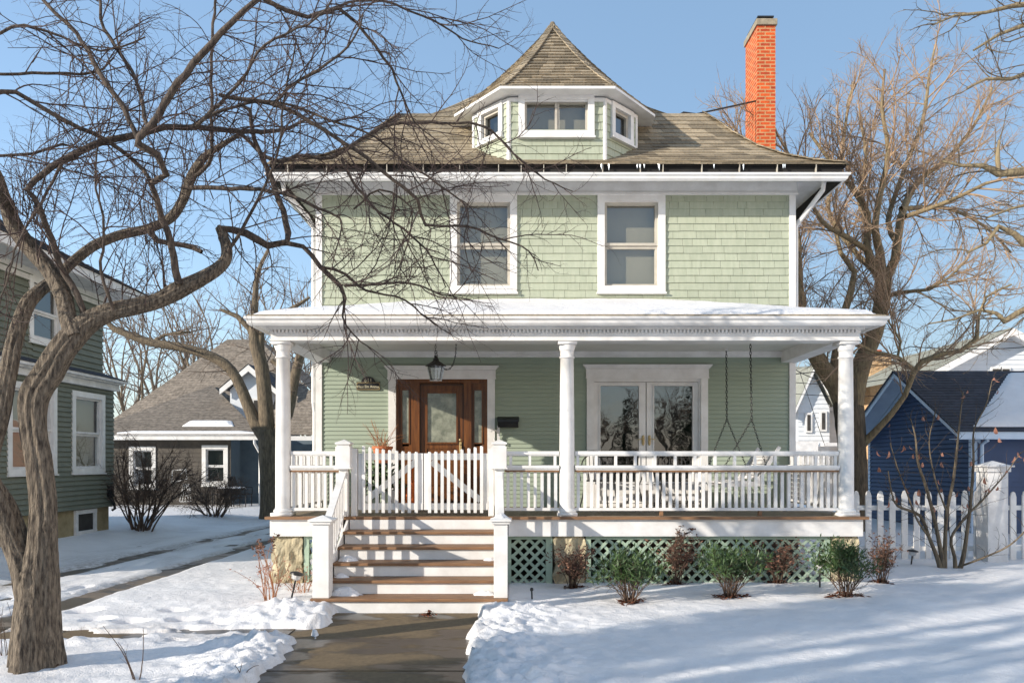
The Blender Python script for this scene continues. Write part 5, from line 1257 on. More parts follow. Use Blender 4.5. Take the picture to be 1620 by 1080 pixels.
for s in (-1, 1):
    ye_ = Gm+s*(Gm-ye)
    zz = rz_(ye_)
    # overhang underside, rake board in front
    mb.add([(xo,Gm,zp+.12),(GXc-.02,Gm,zp+.12),(GXc-.02,ye_,zz-.10),(xo,ye_,zz-.10)], [(0,1,2,3)])
    mb.add([(xo,Gm,zp+.05),(xo,ye_,zz-.17),(xo,ye_,zz-.0),(xo,Gm,zp+.22),(xo+.03,Gm,zp+.05),(xo+.03,ye_,zz-.17),(xo+.03,ye_,zz-.0),(xo+.03,Gm,zp+.22)], [(0,1,2,3),(7,6,5,4),(0,4,5,1)])
    mb.add([(GXc-.04,Gm,zp-.10),(GXc-.04,ye_,zz-.32),(GXc-.04,ye_,zz-.12),(GXc-.04,Gm,zp+.1)], [(0,1,2,3)])
mb.box(xo, GXc+12.3, ye-.02, ye, zee+.02, zee+.2); mb.box(xo, GXc+12.3, ye, Gn, zee+.02, zee+.035)
mb.build('rake_trim', M['paleblue'], gar)
mb = MB()
courses(mb, [(xo-.03,ye-.05,rz_(ye-.05)),(xo-.03,Gm,zp+.22)], [(GXc+12.4,ye-.05,rz_(ye-.05)),(GXc+12.4,Gm,zp+.22)], .15, (.25,.45), .016, 82)
courses(mb, [(GXc+12.4,2*Gm-ye,rz_(ye)),(GXc+12.4,Gm,zp+.22)], [(xo-.03,2*Gm-ye,rz_(ye)),(xo-.03,Gm,zp+.22)], .3, None, .016, 83)
mb.add([(xo-.04,ye-.05,rz_(ye-.05)),(xo-.04,Gm,zp+.24),(xo-.04,2*Gm-ye,rz_(ye)),(xo-.04,2*Gm-ye,rz_(ye)-.05),(xo-.04,Gm,zp+.19),(xo-.04,ye-.05,rz_(ye-.05)-.05)], [(0,1,4,5),(1,2,3,4)])
mb.build('roof', M['roof_navy'], gar)
MB().tube([(GXc+.2,ye+.1,zee),(GXc+.15,Gn-.1,zee-.1),(GXc+.15,Gn-.08,.1)], .04, 6).build('downspout', M['paleblue'], gar)
def gs(px, f):
    y = ye + (Gm-ye)*f; return (wx(px, y), y, rz_(y)+.02)
roof_snow('roof_snow', [gs(1530,.02), (GXc+12.2, ye, rz_(ye)+.02), (GXc+12.2, Gm-.05, rz_(Gm)+.0), gs(1592,.98)], 9, 'wide sheet of snow on the dark roof of the navy garage', .10, 60, 24, .0)

# ---- white house with a tan chimney far behind, right
D = 45.0
wh = thing('white_house', (wx(1330,D), D+4, 0), 'far white gabled house with a tan brick chimney seen past the right porch column', 'house')
xa, xb = wx(1262,D), wx(1312,D); ap = wx(1284,D); z_e, z_a = wz(645,D), wz(588,D)
mb = MB()
for i in range(26):
    z0, z1 = z_a*i/26, z_a*(i+1)/26
    def xs_(z): 
        f = max(0,(z-z_e)/(z_a-z_e)); return xa+(ap-xa)*f, xb-(xb-ap)*f
    p, q = xs_(z0), xs_(z1); mb.add([(p[0],D-.05,z0),(p[1],D-.05,z0),(q[1],D,z1),(q[0],D,z1),(p[0],D,z0),(p[1],D,z0)], [(0,1,2,3),(0,4,5,1)])
mb.build('gable_wall', M['farwhite'], wh)
mb = MB(); x2 = wx(1420,D+2); courses(mb, [(xb,D+1.4,0),(xb,D+1.4,z_e+.3)], [(x2,D+1.4,0),(x2,D+1.4,z_e+.3)], .25, None, .04, 91); mb.box(xb-.03, xb, D, D+1.4, 0, z_e+.2); mb.box(xa-.0, xa+.03, D, D+6, 0, z_e)
mb.build('side_wall', M['farwhite'], wh)
mb = MB(); o = .45
mb.prism([(xa-.5,z_e-.75),(xa-.5,z_e-.45),(ap,z_a+.35),(ap,z_a+.02)], D-o-.1, D-o); mb.prism([(xb+.3,z_e-.2),(xb+.3,z_e+.1),(ap,z_a+.35),(ap,z_a+.02)], D-o-.1, D-o)
mb.box(xb+.1, x2, D+.9, D+1.0, z_e-.1, z_e+.2); mb.prism([(wx(1352,D),wz(640,D)),(wx(1378,D),wz(620,D)),(wx(1378,D),wz(616,D)),(wx(1350,D),wz(634,D))], D+.7, D+.8)
mb.build('white_trim', M['white'], wh)
mb = MB()
mb.add([(xa-.55,D-o-.1,z_e-.5),(ap,D-o-.1,z_a+.4),(ap,D+6,z_a+.4),(xa-.55,D+6,z_e-.5)], [(0,1,2,3)])
mb.add([(xb+.35,D-o-.1,z_e+.1),(ap,D-o-.1,z_a+.4),(ap,D+6,z_a+.4),(xb+.35,D+6,z_e+.1)], [(3,2,1,0)])
courses(mb, [(xb-.5,D+.85,z_e+.2),(ap+.2,D+6,wz(580,D+6))], [(x2+1,D+.85,z_e+.2),(wx(1420,D+6),D+6,wz(580,D+6))], .3, (.5,1.0), .03, 92)
mb.build('roof', M['farroof'], wh)
cx_a, cx_b = wx(1377,D-.3), wx(1408,D-.3)
c_ = MB().box(cx_a, cx_b, D-.3, D+1.0, 0, wz(578,D)).box(cx_a-.15, cx_b+.05, D-.4, D+1.05, wz(578,D), wz(567,D)).box(cx_a-.05, cx_b, D-.35, D+1.05, wz(567,D), wz(563,D)).build('chimney', M['brick_tan'], wh)
MB().lathe((cx_a+cx_b)/2, D+.3, [(.35,wz(563,D)),(.33,wz(556,D)),(.38,wz(556,D)+.1)], 10).build('chimney_pot', M['orange'], c_)
for px0, px1, py0, py1 in ((1276,1281,681,656),(1299,1304,679,653),(1369,1376,675,649)):
    yy = D-.05 if px1 < 1312 else D+1.35
    wd_ = MB().box(wx(px0,yy)-.12, wx(px1,yy)+.12, yy-.1, yy-.02, wz(py0,yy)-.12, wz(py1,yy)+.12).build('window', M['white'], wh); MB().box(wx(px0,yy), wx(px1,yy), yy-.13, yy-.11, wz(py0,yy), wz(py1,yy)).build('pane', M['interior'], wd_)
MB().box(wx(1305,D-3), wx(1345,D-3), D-3, D-.1, wz(705,D-3), wz(700,D-3)).box(wx(1262,D-3), wx(1300,D-3), D-2.5, D-2.4, 0, wz(697,D-3)).build('porch', M['white_old'], wh)
# small red brick building peeping out left of it
rbk = thing('brick_building', (wx(1255,52), 54, 0), 'sliver of a red brick building beside the far white house', 'building')
MB().box(wx(1225,52), wx(1266,52), 52, 58, 0, wz(662,52)).build('wall', brick_mat('red_brick',(.4,.13,.07),(.3,.1,.06),(.4,.3,.25),.3,.1), rbk); MB().box(wx(1224,52), wx(1267,52), 51.8, 58, wz(662,52), wz(659,52)).build('parapet', M['white_old'], rbk)
MB().box(wx(1252,52), wx(1262,52), 51.93, 51.99, wz(690,52), wz(672,52)).build('window', M['white_old'], rbk)
# ---- pale house with the large gable above the garage
D = 36.0
ph = thing('pale_house', (wx(1590,D), D+5, 0), 'pale grey house whose broad white gable rises above the garage roof at the right edge', 'house')
ap, za = wx(1589,D), wz(531,D); xl, zl = wx(1455,D), wz(598,D); xr = 2*ap-xl
mb = MB(); 
for i in range(34):
    z0, z1 = za*i/34, za*(i+1)/34
    def xs_(z):
        f = max(0,(z-zl)/(za-zl)); return xl+.4+(ap-xl-.4)*f, xr-.4-(xr-ap-.4)*f
    p, q = xs_(z0), xs_(z1); mb.add([(p[0],D-.04,z0),(p[1],D-.04,z0),(q[1],D,z1),(q[0],D,z1),(p[0],D,z0),(p[1],D,z0)], [(0,1,2,3),(0,4,5,1)])
mb.build('gable_wall', M['farwhite'], ph)
mb = MB(); o = .6
for s, xe in ((-1,xl),(1,xr)):
    mb.prism([(xe,zl-.25),(xe,zl+.1),(ap,za+.25),(ap,za-.1)], D-o-.1, D-o)
    mb.add([(xe,D-o,zl-.1),(ap,D-o,za),(ap,D,za),(xe,D,zl-.1)], [(0,1,2,3)])
mb.build('barge_board', M['white'], ph)
mb = MB()
courses(mb, [(xl-.05,D+12,zl+.1),(ap,D+12,za+.3)], [(xl-.05,D-o-.1,zl+.1),(ap,D-o-.1,za+.3)], .3, (.5,1.1), .03, 93)
mb.add([(xr,D-o,zl+.1),(ap,D-o,za+.3),(ap,D+12,za+.3),(xr,D+12,zl+.1)], [(0,1,2,3)])
mb.build('roof', M['farroof'], ph)
for a, b in ((1568,1580),(1583,1594)):
    wd_ = MB().box(wx(a,D)-.07, wx(b,D)+.07, D-.12, D-.05, wz(593,D), wz(584,D)+.1).build('window', M['white'], ph); MB().box(wx(a,D), wx(b,D), D-.15, D-.13, wz(592,D), wz(584,D)).build('pane', M['interior'], wd_)

# ---- picket fence on the right
FY = 12.7
fc = thing('picket_fence', (7.4, FY, 0), 'white pointed picket fence with a square capped post right of the porch', 'fence')
MB().box(5.0, 10.9, FY+.03, FY+.065, .92, 1.0).build('rail', M['white'], fc); MB().box(5.0, 10.9, FY+.03, FY+.065, .22, .30).build('rail', M['white'], fc)
pw = wx(1573,12.45); f = None; x = wx(1355,FY); x0f = x; k = 0
g = random.Random(3)
while x < 10.9:
    if abs(x-pw*FY/12.45) > .24:
        if f is None: f = MB().prism([(x-.05,.05),(x+.05,.05),(x+.05,1.16),(x+.028,1.235),(x,1.25),(x-.028,1.235),(x-.05,1.16)], FY, FY+.028).build('picket', M['white'], fc)
        else:
            o = dup_part(f, fc, (x-x0f, g.uniform(-.006,.006), g.uniform(-.015,.015)-.0)); o.rotation_euler = (0, 0, 0)
    x += .207
mb = MB(); mb.box(pw-.17, pw+.17, 12.35, 12.67, -.02, 1.58); mb.box(pw-.2, pw+.2, 12.32, 12.70, 1.58, 1.66); mb.box(pw-.235, pw+.235, 12.28, 12.74, 1.66, 1.69)
mb.add([(pw-.2,12.32,1.69),(pw+.2,12.32,1.69),(pw+.2,12.70,1.69),(pw-.2,12.70,1.69),(pw,12.51,1.77)], [(0,1,4),(1,2,4),(2,3,4),(3,0,4)])
mb.build('fence_post', M['white_old'], fc, bevel=.006)
MB().box(5.35, 5.47, FY+.066, FY+.18, 0, 1.1).build('fence_post', M['white_old'], fc)

# ---- wires
def cable(pts, r, label, sag=.2):
    P = [Vector(p) for p in pts]; out = []
    for i in range(len(P)-1):
        for k in range(12):
            t = k/12; q = P[i].lerp(P[i+1], t); q.z -= sag*4*t*(1-t); out.append(tuple(q))
    out.append(tuple(P[-1])); o = MB().tube(out, r, 5).build('utility_cable', M['black'], None); tag(o, label, 'cable', 'overhead wires on the right'); return o
cable([W(1250,592,30), W(1440,548,30), W(1700,540,30)], .02, 'overhead wire passing just above the pale gable roof')
cable([W(1240,572,26), W(1330,605,26)], .016, 'short dark wire slanting down behind the right porch column')
cable([W(1250,604,34), W(1420,596,34), W(1700,575,34)], .018, 'overhead wire crossing in front of the tan chimney')
cable([W(1250,622,24), W(1450,622,24), W(1700,600,24)], .010, 'thin pale wire running across the navy gable', .1)
cable([W(1265,588,28), W(1305,705,28)], .012, 'thin guy wire slanting down in front of the far white house', 0)
# ================================================================== THINGS ON AND ROUND THE PORCH
# stay rod from roof to chimney
o = MB().tube([(2.95,14.4,8.35),(3.3,14.6,8.62),(3.6,14.8,8.68),(5.05,15.6,9.33)], .018, 6).build('stay_rod', M['dark_iron']); tag(o, 'thin iron stay rod running from the roof to the orange brick chimney', 'rod')
# house sign
sx0, sx1 = wx(565,YW), wx(601.5,YW); zb_, zt_ = wz(617,YW), wz(605,YW); xc = (sx0+sx1)/2
sg = thing('house_sign', (xc, YW-.03, zb_), 'black arched house number plaque reading 611 West Elm Avenue left of the front door', 'sign')
pts = [(sx0,zb_),(sx1,zb_),(sx1,zt_-.005),(sx1+.01,zt_+.01),(xc+.12,zt_+.005)] + [(xc-.0+.115*math.cos(a), zt_+.005+.09*math.sin(a)) for a in [math.pi*k/14 for k in range(1,14)]] + [(xc-.12,zt_+.005),(sx0-.01,zt_+.01),(sx0,zt_-.005)]
MB().prism(pts, YW-.04, YW-.018).build('plaque', M['black'], sg)
mb = MB(); frame4(mb, tf_front(YW-.04), sx0+.004, sx1-.004, zb_+.003, zt_-.004, .006, 0, .004); mb.build('border', M['brass'], sg)
def text(s, x, y, z, size, mat, parent, name, sxx=1):
    cu = bpy.data.curves.new('lettering', 'FONT'); cu.body = s; cu.size = size; cu.extrude = .002; cu.align_x = 'CENTER'; cu.space_character = 1.05
    o = bpy.data.objects.new('tmp_text', cu); COL.objects.link(o); bpy.context.view_layer.update()
    me = bpy.data.meshes.new_from_object(o.evaluated_get(bpy.context.evaluated_depsgraph_get())); bpy.data.objects.remove(o)
    v = np.array([p.co[:] for p in me.vertices]); pw_ = wloc(parent)
    for i, p in enumerate(me.vertices): p.co = (v[i][0]*sxx + x - pw_.x, y - v[i][2] - pw_.y, v[i][1] + z - pw_.z)
    me.materials.clear(); me.materials.append(mat); ob = bpy.data.objects.new(name, me); COL.objects.link(ob); ob.parent = parent; return ob
M['letter'] = paint('cream_lettering', (.75,.70,.5), (.65,.6,.42), 30, .5, 0)
text('611', xc, YW-.043, zt_+.006, .085, M['letter'], sg, 'lettering')
text('West Elm Avenue', xc, YW-.043, zb_+.035, .062, M['letter'], sg, 'lettering', .78)
# mailbox
bx0, bx1 = wx(787,YW), wx(821,YW); z0, z1 = wz(676,YW), wz(660,YW)
mbx = thing('mailbox', ((bx0+bx1)/2, YW-.05, z0), 'black wall mailbox on the green clapboards right of the front door', 'mailbox')
mb = MB(); mb.add([(bx0+.01,YW-.015,z0),(bx1-.01,YW-.015,z0),(bx1-.01,YW-.015,z1),(bx0+.01,YW-.015,z1),(bx0+.01,YW-.12,z0),(bx1-.01,YW-.12,z0),(bx1-.01,YW-.15,z1-.05),(bx0+.01,YW-.15,z1-.05)], [(0,1,2,3),(4,7,6,5),(0,4,5,1),(1,5,6,2),(2,6,7,3),(3,7,4,0)])
mb.build('box', M['black'], mbx, bevel=.004)
MB().add([(bx0,YW-.014,z1+.012),(bx1,YW-.014,z1+.012),(bx1,YW-.16,z1-.04),(bx0,YW-.16,z1-.04),(bx0,YW-.165,z1-.085),(bx1,YW-.165,z1-.085)], [(0,1,2,3),(3,2,5,4)]).build('lid', M['black'], mbx)
# curled iron bracket beside the door
hk = thing('wall_bracket', (wx(787,YW-.1), YW-.1, wz(693,YW)), 'grey scrolled bracket fixed beside the door casing under the mailbox', 'bracket')
x, z = wx(781,YW-.1), wz(695,YW-.1)
mb = MB().tube([(x-.04,YW-.16,z+.12),(x-.045,YW-.16,z+.15),(x-.0,YW-.16,z+.16),(x+.05,YW-.12,z+.14),(x+.075,YW-.07,z+.10),(x+.08,YW-.06,z-.02)], .014, 8).box(x+.055, x+.10, YW-.08, YW-.06, z-.06, z+.18).lathe(x+.078, YW-.07, [(.012,z+.18),(.028,z+.21),(.02,z+.235),(.004,z+.25)], 8)
mb.tube([(x+.08,YW-.1,z-.04),(x+.02,YW-.15,z-.02),(x+.0,YW-.15,z+.03)], .010, 6)
mb.build('scroll', M['white_old'], hk)
# lantern
ly = 11.2; lx = wx(689.5,ly)
ln = thing('porch_lantern', (lx, ly, 2.97), 'glass hanging lantern on a chain in front of the front door casing', 'lantern')
zt_, zb_ = wz(572,ly), wz(602,ly); rt, rb_ = .135, .085
mb = MB()
for k in range(4):
    a = math.pi/4+k*math.pi/2; c, s = math.cos(a), math.sin(a); p, q = (lx+c*rt*1.1, ly+s*rt*1.1, zt_-.07), (lx+c*rb_*1.1, ly+s*rb_*1.1, zb_+.01); mb.tube([p, q], .007, 5)
    b = a+math.pi/2; mb.tube([p, (lx+math.cos(b)*rt*1.1, ly+math.sin(b)*rt*1.1, zt_-.07)], .008, 5); mb.tube([q, (lx+math.cos(b)*rb_*1.1, ly+math.sin(b)*rb_*1.1, zb_+.01)], .007, 5)
mb.build('frame', M['dark_iron'], ln)
MB().lathe(lx, ly, [(.16,zt_-.068),(.155,zt_-.058),(.05,zt_+.01),(.035,zt_+.03),(.05,zt_+.035),(.02,zt_+.06),(.012,zt_+.09)], 4).build('hood', M['dark_iron'], ln)
MB().lathe(lx, ly, [(rb_*1.05,zb_+.012),(rt*1.05,zt_-.07)], 4).build('glass', M['glass'], ln)
MB().lathe(lx, ly, [(.012,zb_+.01),(.012,zb_+.07),(.03,zb_+.09),(.035,zb_+.13),(.015,zb_+.17)], 10).lathe(lx, ly, [(rb_*1.1,zb_-.003),(rb_*1.1,zb_+.008)], 4).build('bulb_holder', M['white_old'], ln)
def chain(pts, pitch, r, name, mat, parent):
    mb = MB(); P, _ = crom(pts, [1]*len(pts), pitch); k = 0
    for i in range(len(P)-1):
        a, b = Vector(P[i]), Vector(P[i+1]); t = (b-a).normalized(); ref = Vector((1,0,0)) if k % 2 else Vector((0,1,0)); u = t.cross(ref).normalized(); c = (a+b)/2; L = pitch*.72; w_ = pitch*.32
        ring = [tuple(c + t*(L*math.cos(th)) + u*(w_*math.sin(th))) for th in [2*math.pi*j/8 for j in range(9)]]; mb.tube(ring, r, 4); k += 1
    return mb.build(name, mat, parent)
chain([(lx,ly,zt_+.09),(lx-.012,ly,3.3),(lx,ly,3.58)], .035, .004, 'chain', M['dark_iron'], ln)
cx2 = wx(722,ly); chain([(lx+.01,ly,3.42),(lx+.03,ly,3.3),(lx+.09,ly,3.19),(lx+.16,ly,3.14),(lx+.23,ly,3.17),(cx2-.02,ly,3.32),(cx2,ly,3.57)], .028, .0045, 'lamp_cord', M['dark_iron'], ln)
MB().lathe(cx2, ly, [(.02,3.555),(.055,3.565),(.055,3.584)], 14).build('ceiling_plate', M['dark_iron'], ln)
# porch swing: hangs on four chains, seat faces left
sx, sw0, sw1 = 3.55, 11.05, 12.05
swg = thing('porch_swing', (sx, 11.55, 1.45), 'white slatted porch swing hanging on chains at the right end of the porch', 'porch swing')
mb = MB()
for i in range(6): x = sx-.42+i*.085; mb.box(x, x+.07, sw0, sw1, 1.435+.006*i*0-.01*abs(i-3)*.6, 1.46-.01*abs(i-3)*.6)
mb.build('seat', M['white_old'], swg)
mb = MB()
for i in range(7):
    f = i/7; z = 1.49+f*.40; x = sx+.07+f*.26; mb.add([(x,sw0+.03,z),(x,sw1-.03,z),(x+.028,sw1-.03,z+.046),(x+.028,sw0+.03,z+.046),(x+.02,sw0+.03,z-.012),(x+.02,sw1-.03,z-.012),(x+.048,sw1-.03,z+.034),(x+.048,sw0+.03,z+.034)], [(0,3,2,1),(4,5,6,7),(0,1,5,4),(3,7,6,2),(0,4,7,3),(1,2,6,5)])
mb.build('backrest', M['white_old'], swg)
for y in (sw0-.0, sw1-.04):
    mb = MB(); mb.bar((sx-.45,y,1.40),(sx+.15,y,1.42), .04, .06); mb.bar((sx+.02,y,1.40),(sx+.38,y,1.97), .035, .05); mb.bar((sx-.40,y,1.42),(sx-.40,y,1.66), .04, .04); mb.build('side_frame', M['white_old'], swg)
    MB().bar((sx-.47,y,1.69),(sx+.25,y,1.63), .075, .022).build('armrest', M['white_old'], swg)
    tp_ = (wx(1149 if y > 11.5 else 1187, y), y, 3.58); jn = (tp_[0]+(.01 if y > 11.5 else .02), y, wz(663,y))
    hk_ = MB().tube([(tp_[0],y,3.584),(tp_[0],y,3.54)], .018, 8).build('hook', M['white_old'] if y > 11.5 else M['dark_iron'], swg)
    chain([tp_, ((tp_[0]+jn[0])/2, y, 3.0), jn], .045, .0052, 'chain', M['dark_iron'], swg)
    chain([jn, (sx-.43, y, 1.69)], .04, .004, 'chain', M['dark_iron'], swg); chain([jn, (sx+.20, y, 1.63)], .04, .004, 'chain', M['dark_iron'], swg)
# two iron chairs with hooped backs
def iron_chair(x, y, rz, label):
    t = thing('iron_chair', (0,0,0), label, 'chair', 'wrought iron chairs on the porch')
    MB().lathe(0, 0, [(.01,.44),(.22,.445),(.235,.455),(.22,.465),(.01,.462)], 20).build('seat', M['dark_iron'], t)
    for r_, h_ in ((.235,.92),(.17,.86)):
        pts = [(-r_,.2,.45),(-r_*1.08,.24,.65)] + [(-r_*1.1*math.cos(a), .28, h_-.17+.17*math.sin(a)) for a in [math.pi*k/12 for k in range(13)]] + [(r_*1.08,.24,.65),(r_,.2,.45)]
        MB().tube(pts, .011, 6).build('hoop', M['dark_iron'], t)
    mb = MB()
    for k in range(-2, 3): mb.tube([(k*.055,.21,.46),(k*.065,.25,.66),(k*.06,.28,.88-abs(k)*.02)], .006, 5)
    mb.build('back_bars', M['dark_iron'], t)
    for s in (-1,1): MB().tube([(s*.24,.22,.68),(s*.30,.05,.67),(s*.29,-.12,.66),(s*.25,-.17,.62),(s*.22,-.16,.45)], .011, 6).build('armrest', M['dark_iron'], t)
    for sx_ in (-1,1):
        for sy_ in (-1,1): MB().tube([(sx_*.17,sy_*.17,.45),(sx_*.2,sy_*.2,.2),(sx_*.24,sy_*.24,.0)], .011, 6).build('leg', M['dark_iron'], t)
    t.location = (x, y, FL+.002); t.rotation_euler = (0,0,rz); return t
iron_chair(wx(948,11.45), 11.45, .25, 'left wrought iron chair with hooped back on the porch')
iron_chair(wx(1062,11.45), 11.45, -.35, 'right wrought iron chair with hooped back on the porch')
tx, ty = wx(1005,11.4), 11.4
t = thing('porch_table', (tx, ty, FL), 'small round iron table between the two black chairs on the porch', 'table')
MB().lathe(tx, ty, [(.01,1.655),(.27,1.655),(.28,1.665),(.27,1.675),(.01,1.675)], 24).build('table_top', M['white_old'], t)
for k in range(3):
    a = 2*math.pi*k/3+.4; c, s = math.cos(a), math.sin(a); MB().tube([(tx+c*.2,ty+s*.2,1.655),(tx+c*.06,ty+s*.06,1.38),(tx+c*.12,ty+s*.12,1.15),(tx+c*.24,ty+s*.24,1.003)], .011, 6).build('leg', M['dark_iron'], t)
# white slatted bench against the french doors
bxa, bxb, by = wx(938,12.0), wx(1112,12.0), 11.95
t = thing('porch_bench', ((bxa+bxb)/2, by, FL), 'low white slatted bench standing in front of the french doors', 'bench')
mb = MB()
for i in range(4): y = by-.2+i*.1; mb.box(bxa, bxb, y, y+.075, 1.40, 1.425)
mb.build('seat', M['white_old'], t); MB().box(bxa+.02, bxb-.02, by-.18, by-.16, 1.30, 1.395).build('apron', M['white_old'], t); MB().box(bxa+.02, bxb-.02, by-.1, by-.07, 1.13, 1.2).build('stretcher', M['white_old'], t)
for x in (bxa+.05, (bxa+bxb)/2, bxb-.05):
    for y in (by-.17, by+.16): MB().box(x-.025, x+.025, y-.02, y+.02, 1.003, 1.398).build('leg', M['white_old'], t)
# potted plants left of the door
def leaf_quad(mb, g, p, l, wd, lo=-.5, hi=1.0):
    a = g.uniform(0,6.28); e = g.uniform(lo,hi); d = Vector((math.cos(a)*math.cos(e), math.sin(a)*math.cos(e), math.sin(e))); s = d.cross(Vector((g.uniform(-1,1),g.uniform(-1,1),g.uniform(-1,1)))).normalized()
    p = Vector(p); q1, q2 = p+d*l*.5+s*wd, p+d*l*.5-s*wd; n = d.cross(s)
    mb.add([tuple(p), tuple(q1+n*wd*.3), tuple(p+d*l), tuple(q2+n*wd*.3)], [(0,1,2),(0,2,3)])
t = thing('plant_stand', (wx(618,11.7), 11.7, FL), 'terracotta pot with dry twigs and green leaves below it, left of the front door', 'potted plant')
px, py = wx(605,11.6), 11.6; g = random.Random(9)
MB().lathe(px, py, [(.11,1.72),(.15,1.95),(.165,1.95),(.165,1.99),(.14,1.99),(.13,1.93)], 18).build('pot', M['terracotta'], t)
mb = MB()
for k in range(3):
    a = 2*math.pi*k/3; mb.tube([(px+.12*math.cos(a),py+.12*math.sin(a),1.75),(px+.10*math.cos(a),py+.10*math.sin(a),1.4),(px+.16*math.cos(a),py+.16*math.sin(a),1.004)], .01, 5)
mb.tube([(px+.125*math.cos(a),py+.125*math.sin(a),1.72) for a in [2*math.pi*k/16 for k in range(17)]], .009, 5); mb.build('stand', M['dark_iron'], t)
tw = TB()
for k in range(26):
    pp, rr = wander(g, (px+g.uniform(-.08,.08),py+g.uniform(-.08,.08),1.95), (g.uniform(-.7,.9),g.uniform(-.4,.4),1), g.uniform(.12,.5), 6, .15, -.02, .005, .002); tw.add(pp, rr, 4); sprout(tw, g, pp, rr, [dict(sp=.05,len=(.03,.1),n=3,wob=.2,trop=0,r=.002)], 0, .3)
tw.build('dry_twigs', M['stem_orange'], t)
mb = MB()
for _ in range(420): 
    r_ = .3*g.random()**.5; a = g.uniform(0,6.28); leaf_quad(mb, g, (px+.02+r_*math.cos(a), py+.05+r_*.6*math.sin(a), g.uniform(1.3,1.7)), g.uniform(.06,.11), .02)
mb.build('leaves', M['leaf_green'], t)
t = thing('clay_pot', (wx(651,11.8), 11.8, FL), 'tall orange pot standing beside the door seen through the gate', 'pot')
MB().lathe(wx(651,11.8), 11.8, [(.06,1.004),(.09,1.15),(.085,1.32),(.06,1.42),(.075,1.45),(.06,1.46)], 16).build('pot', M['orange'], t)
tw = TB()
for k in range(10):
    pp, rr = wander(g, (wx(651,11.8),11.8,1.45), (g.uniform(-.3,.3),g.uniform(-.3,.3),1), g.uniform(.15,.32), 4, .1, 0, .006, .003); tw.add(pp, rr, 4)
tw.build('dry_twigs', M['orange'], t)
# white trestle beside the door, low
o = MB().box(wx(640,12.2), wx(760,12.2), 12.1, 12.28, FL+.003, FL+.02).build('door_mat', M['stone']); tag(o, 'pale doormat lying in front of the wooden front door', 'doormat')

# ================================================================== PATH LIGHTS
def path_light(x, y, zt_, tilt, label, head=True, rad=.085):
    z0 = gz(x,y)-.05; t = thing('path_light', (0,0,0), label, 'path light', 'solar stake lights along the beds')
    h = zt_-z0
    MB().tube([(0,0,0),(0,0,h-.09)], .011, 6).build('stake', M['black'], t)
    if head:
        MB().lathe(0, 0, [(.02,h-.10),(.05,h-.085),(rad*.72,h-.03),(rad*.68,h-.028)], 14).build('lens', M['white_old'], t)
        MB().lathe(0, 0, [(rad,h-.028),(rad*.95,h-.01),(.03,h+.005),(.005,h+.008)], 14).build('cap', M['black'], t)
    else: MB().lathe(0, 0, [(.012,h-.10),(.02,h-.095),(.02,h-.07),(.012,h-.06)], 8).build('cap', M['dark_iron'], t)
    t.location = (x, y, z0); t.rotation_euler = (0, tilt, 0); return t
path_light(wx(460,9.0), 9.0, .42, .22, 'tilted mushroom path light in the snow left of the steps')
path_light(wx(1441,12.0), 12.0, wz(869,12.0), .12, 'mushroom path light standing before the picket fence')
path_light(wx(842,8.9), 8.9, .30, -.04, 'headless light stake in the snow right of the steps', False)
path_light(wx(1297,9.7), 9.7, wz(888,9.7), 0, 'path light half hidden behind the rightmost evergreen bush', True, .1)

# ================================================================== SHRUBS
def shrub(name, x, y, label, seed, nst, h, spread, stem_r, lv, stem_mat, leaf=None, group=None, cat='shrub', mulch=None, up=1.0, wob=.12, clear=0, jit=.06):
    g = random.Random(seed); z = gz(x, y)-.02; t = thing(name, (x, y, z), label, cat, group); tw = TB(); mb = MB(); ends = []
    for k in range(nst):
        a = 2*math.pi*(k+g.random())/nst; s = spread*g.uniform(.1,1); hh = h*g.uniform(.65,1.05)
        pp, rr = wander(g, (x+math.cos(a)*jit*g.random(), y+math.sin(a)*jit*g.random(), z-.03), (math.cos(a)*s, math.sin(a)*s, up), hh, 9, wob, .02, stem_r, stem_r*.35); tw.add(pp, rr, 5)
        sprout(tw, g, pp, rr, lv, 0, .3); ends.append(pp)
    tw.build('stems', M[stem_mat], t)
    if leaf:
        for (mat, n, l, wd, lo, hi, clump) in leaf:
            mb = MB(); pts = [q for pp in tw_points(tw) for q in pp if lo*h < q[2]-z < hi*h]
            for _ in range(n):
                q = g.choice(pts); leaf_quad(mb, g, (q[0]+g.gauss(0,clump), q[1]+g.gauss(0,clump), q[2]+g.gauss(0,clump)), g.uniform(*l), wd*g.uniform(.7,1.2), *((.1,1.35) if mat == 'leaf_green' else (-.5,1.0)))
            mb.build('leaves', M[mat], t)
    if mulch:
        mbd = mulch_bed(x, y, mulch[0], mulch[1], mulch[2], seed); o = mbd.build('mulch', M['mulch']); tag(o, 'ring of rusty leaf mulch under the '+mulch[3], 'mulch', kind='stuff')
    return t
def tw_points(tw):
    for (n, k), L in tw.g.items():
        for p, r in L: yield p
LE = [dict(sp=.07, len=(.10,.28), n=4, wob=.2, trop=.06, r=.004, ang=(.3,.9)), dict(sp=.06, len=(.04,.11), n=2, wob=.2, trop=.05, r=.0022)]
GB = 'evergreen bushes in front of the lattice'
for k, (px, py, h, lb, ty) in enumerate(((995,958,.64,'green evergreen bush nearest the steps, against the lattice','left evergreen bush'),(1155,950,.71,'middle green evergreen bush in front of the lattice','middle evergreen bush'),(1338,950,.68,'rightmost green evergreen bush, before the end stone pier','right evergreen bush'))):
    d = H*F/(py-HY)*.97; x = wx(px, d)
    shrub('evergreen_bush', x, d, lb, 200+k, 26, h*.93, .58, .007, LE, 'stem', [('leaf_green', 2000, (.05,.11), .009, .5, 1.4, .045)], GB, 'bush', (.26,.16,150,ty), wob=.12)
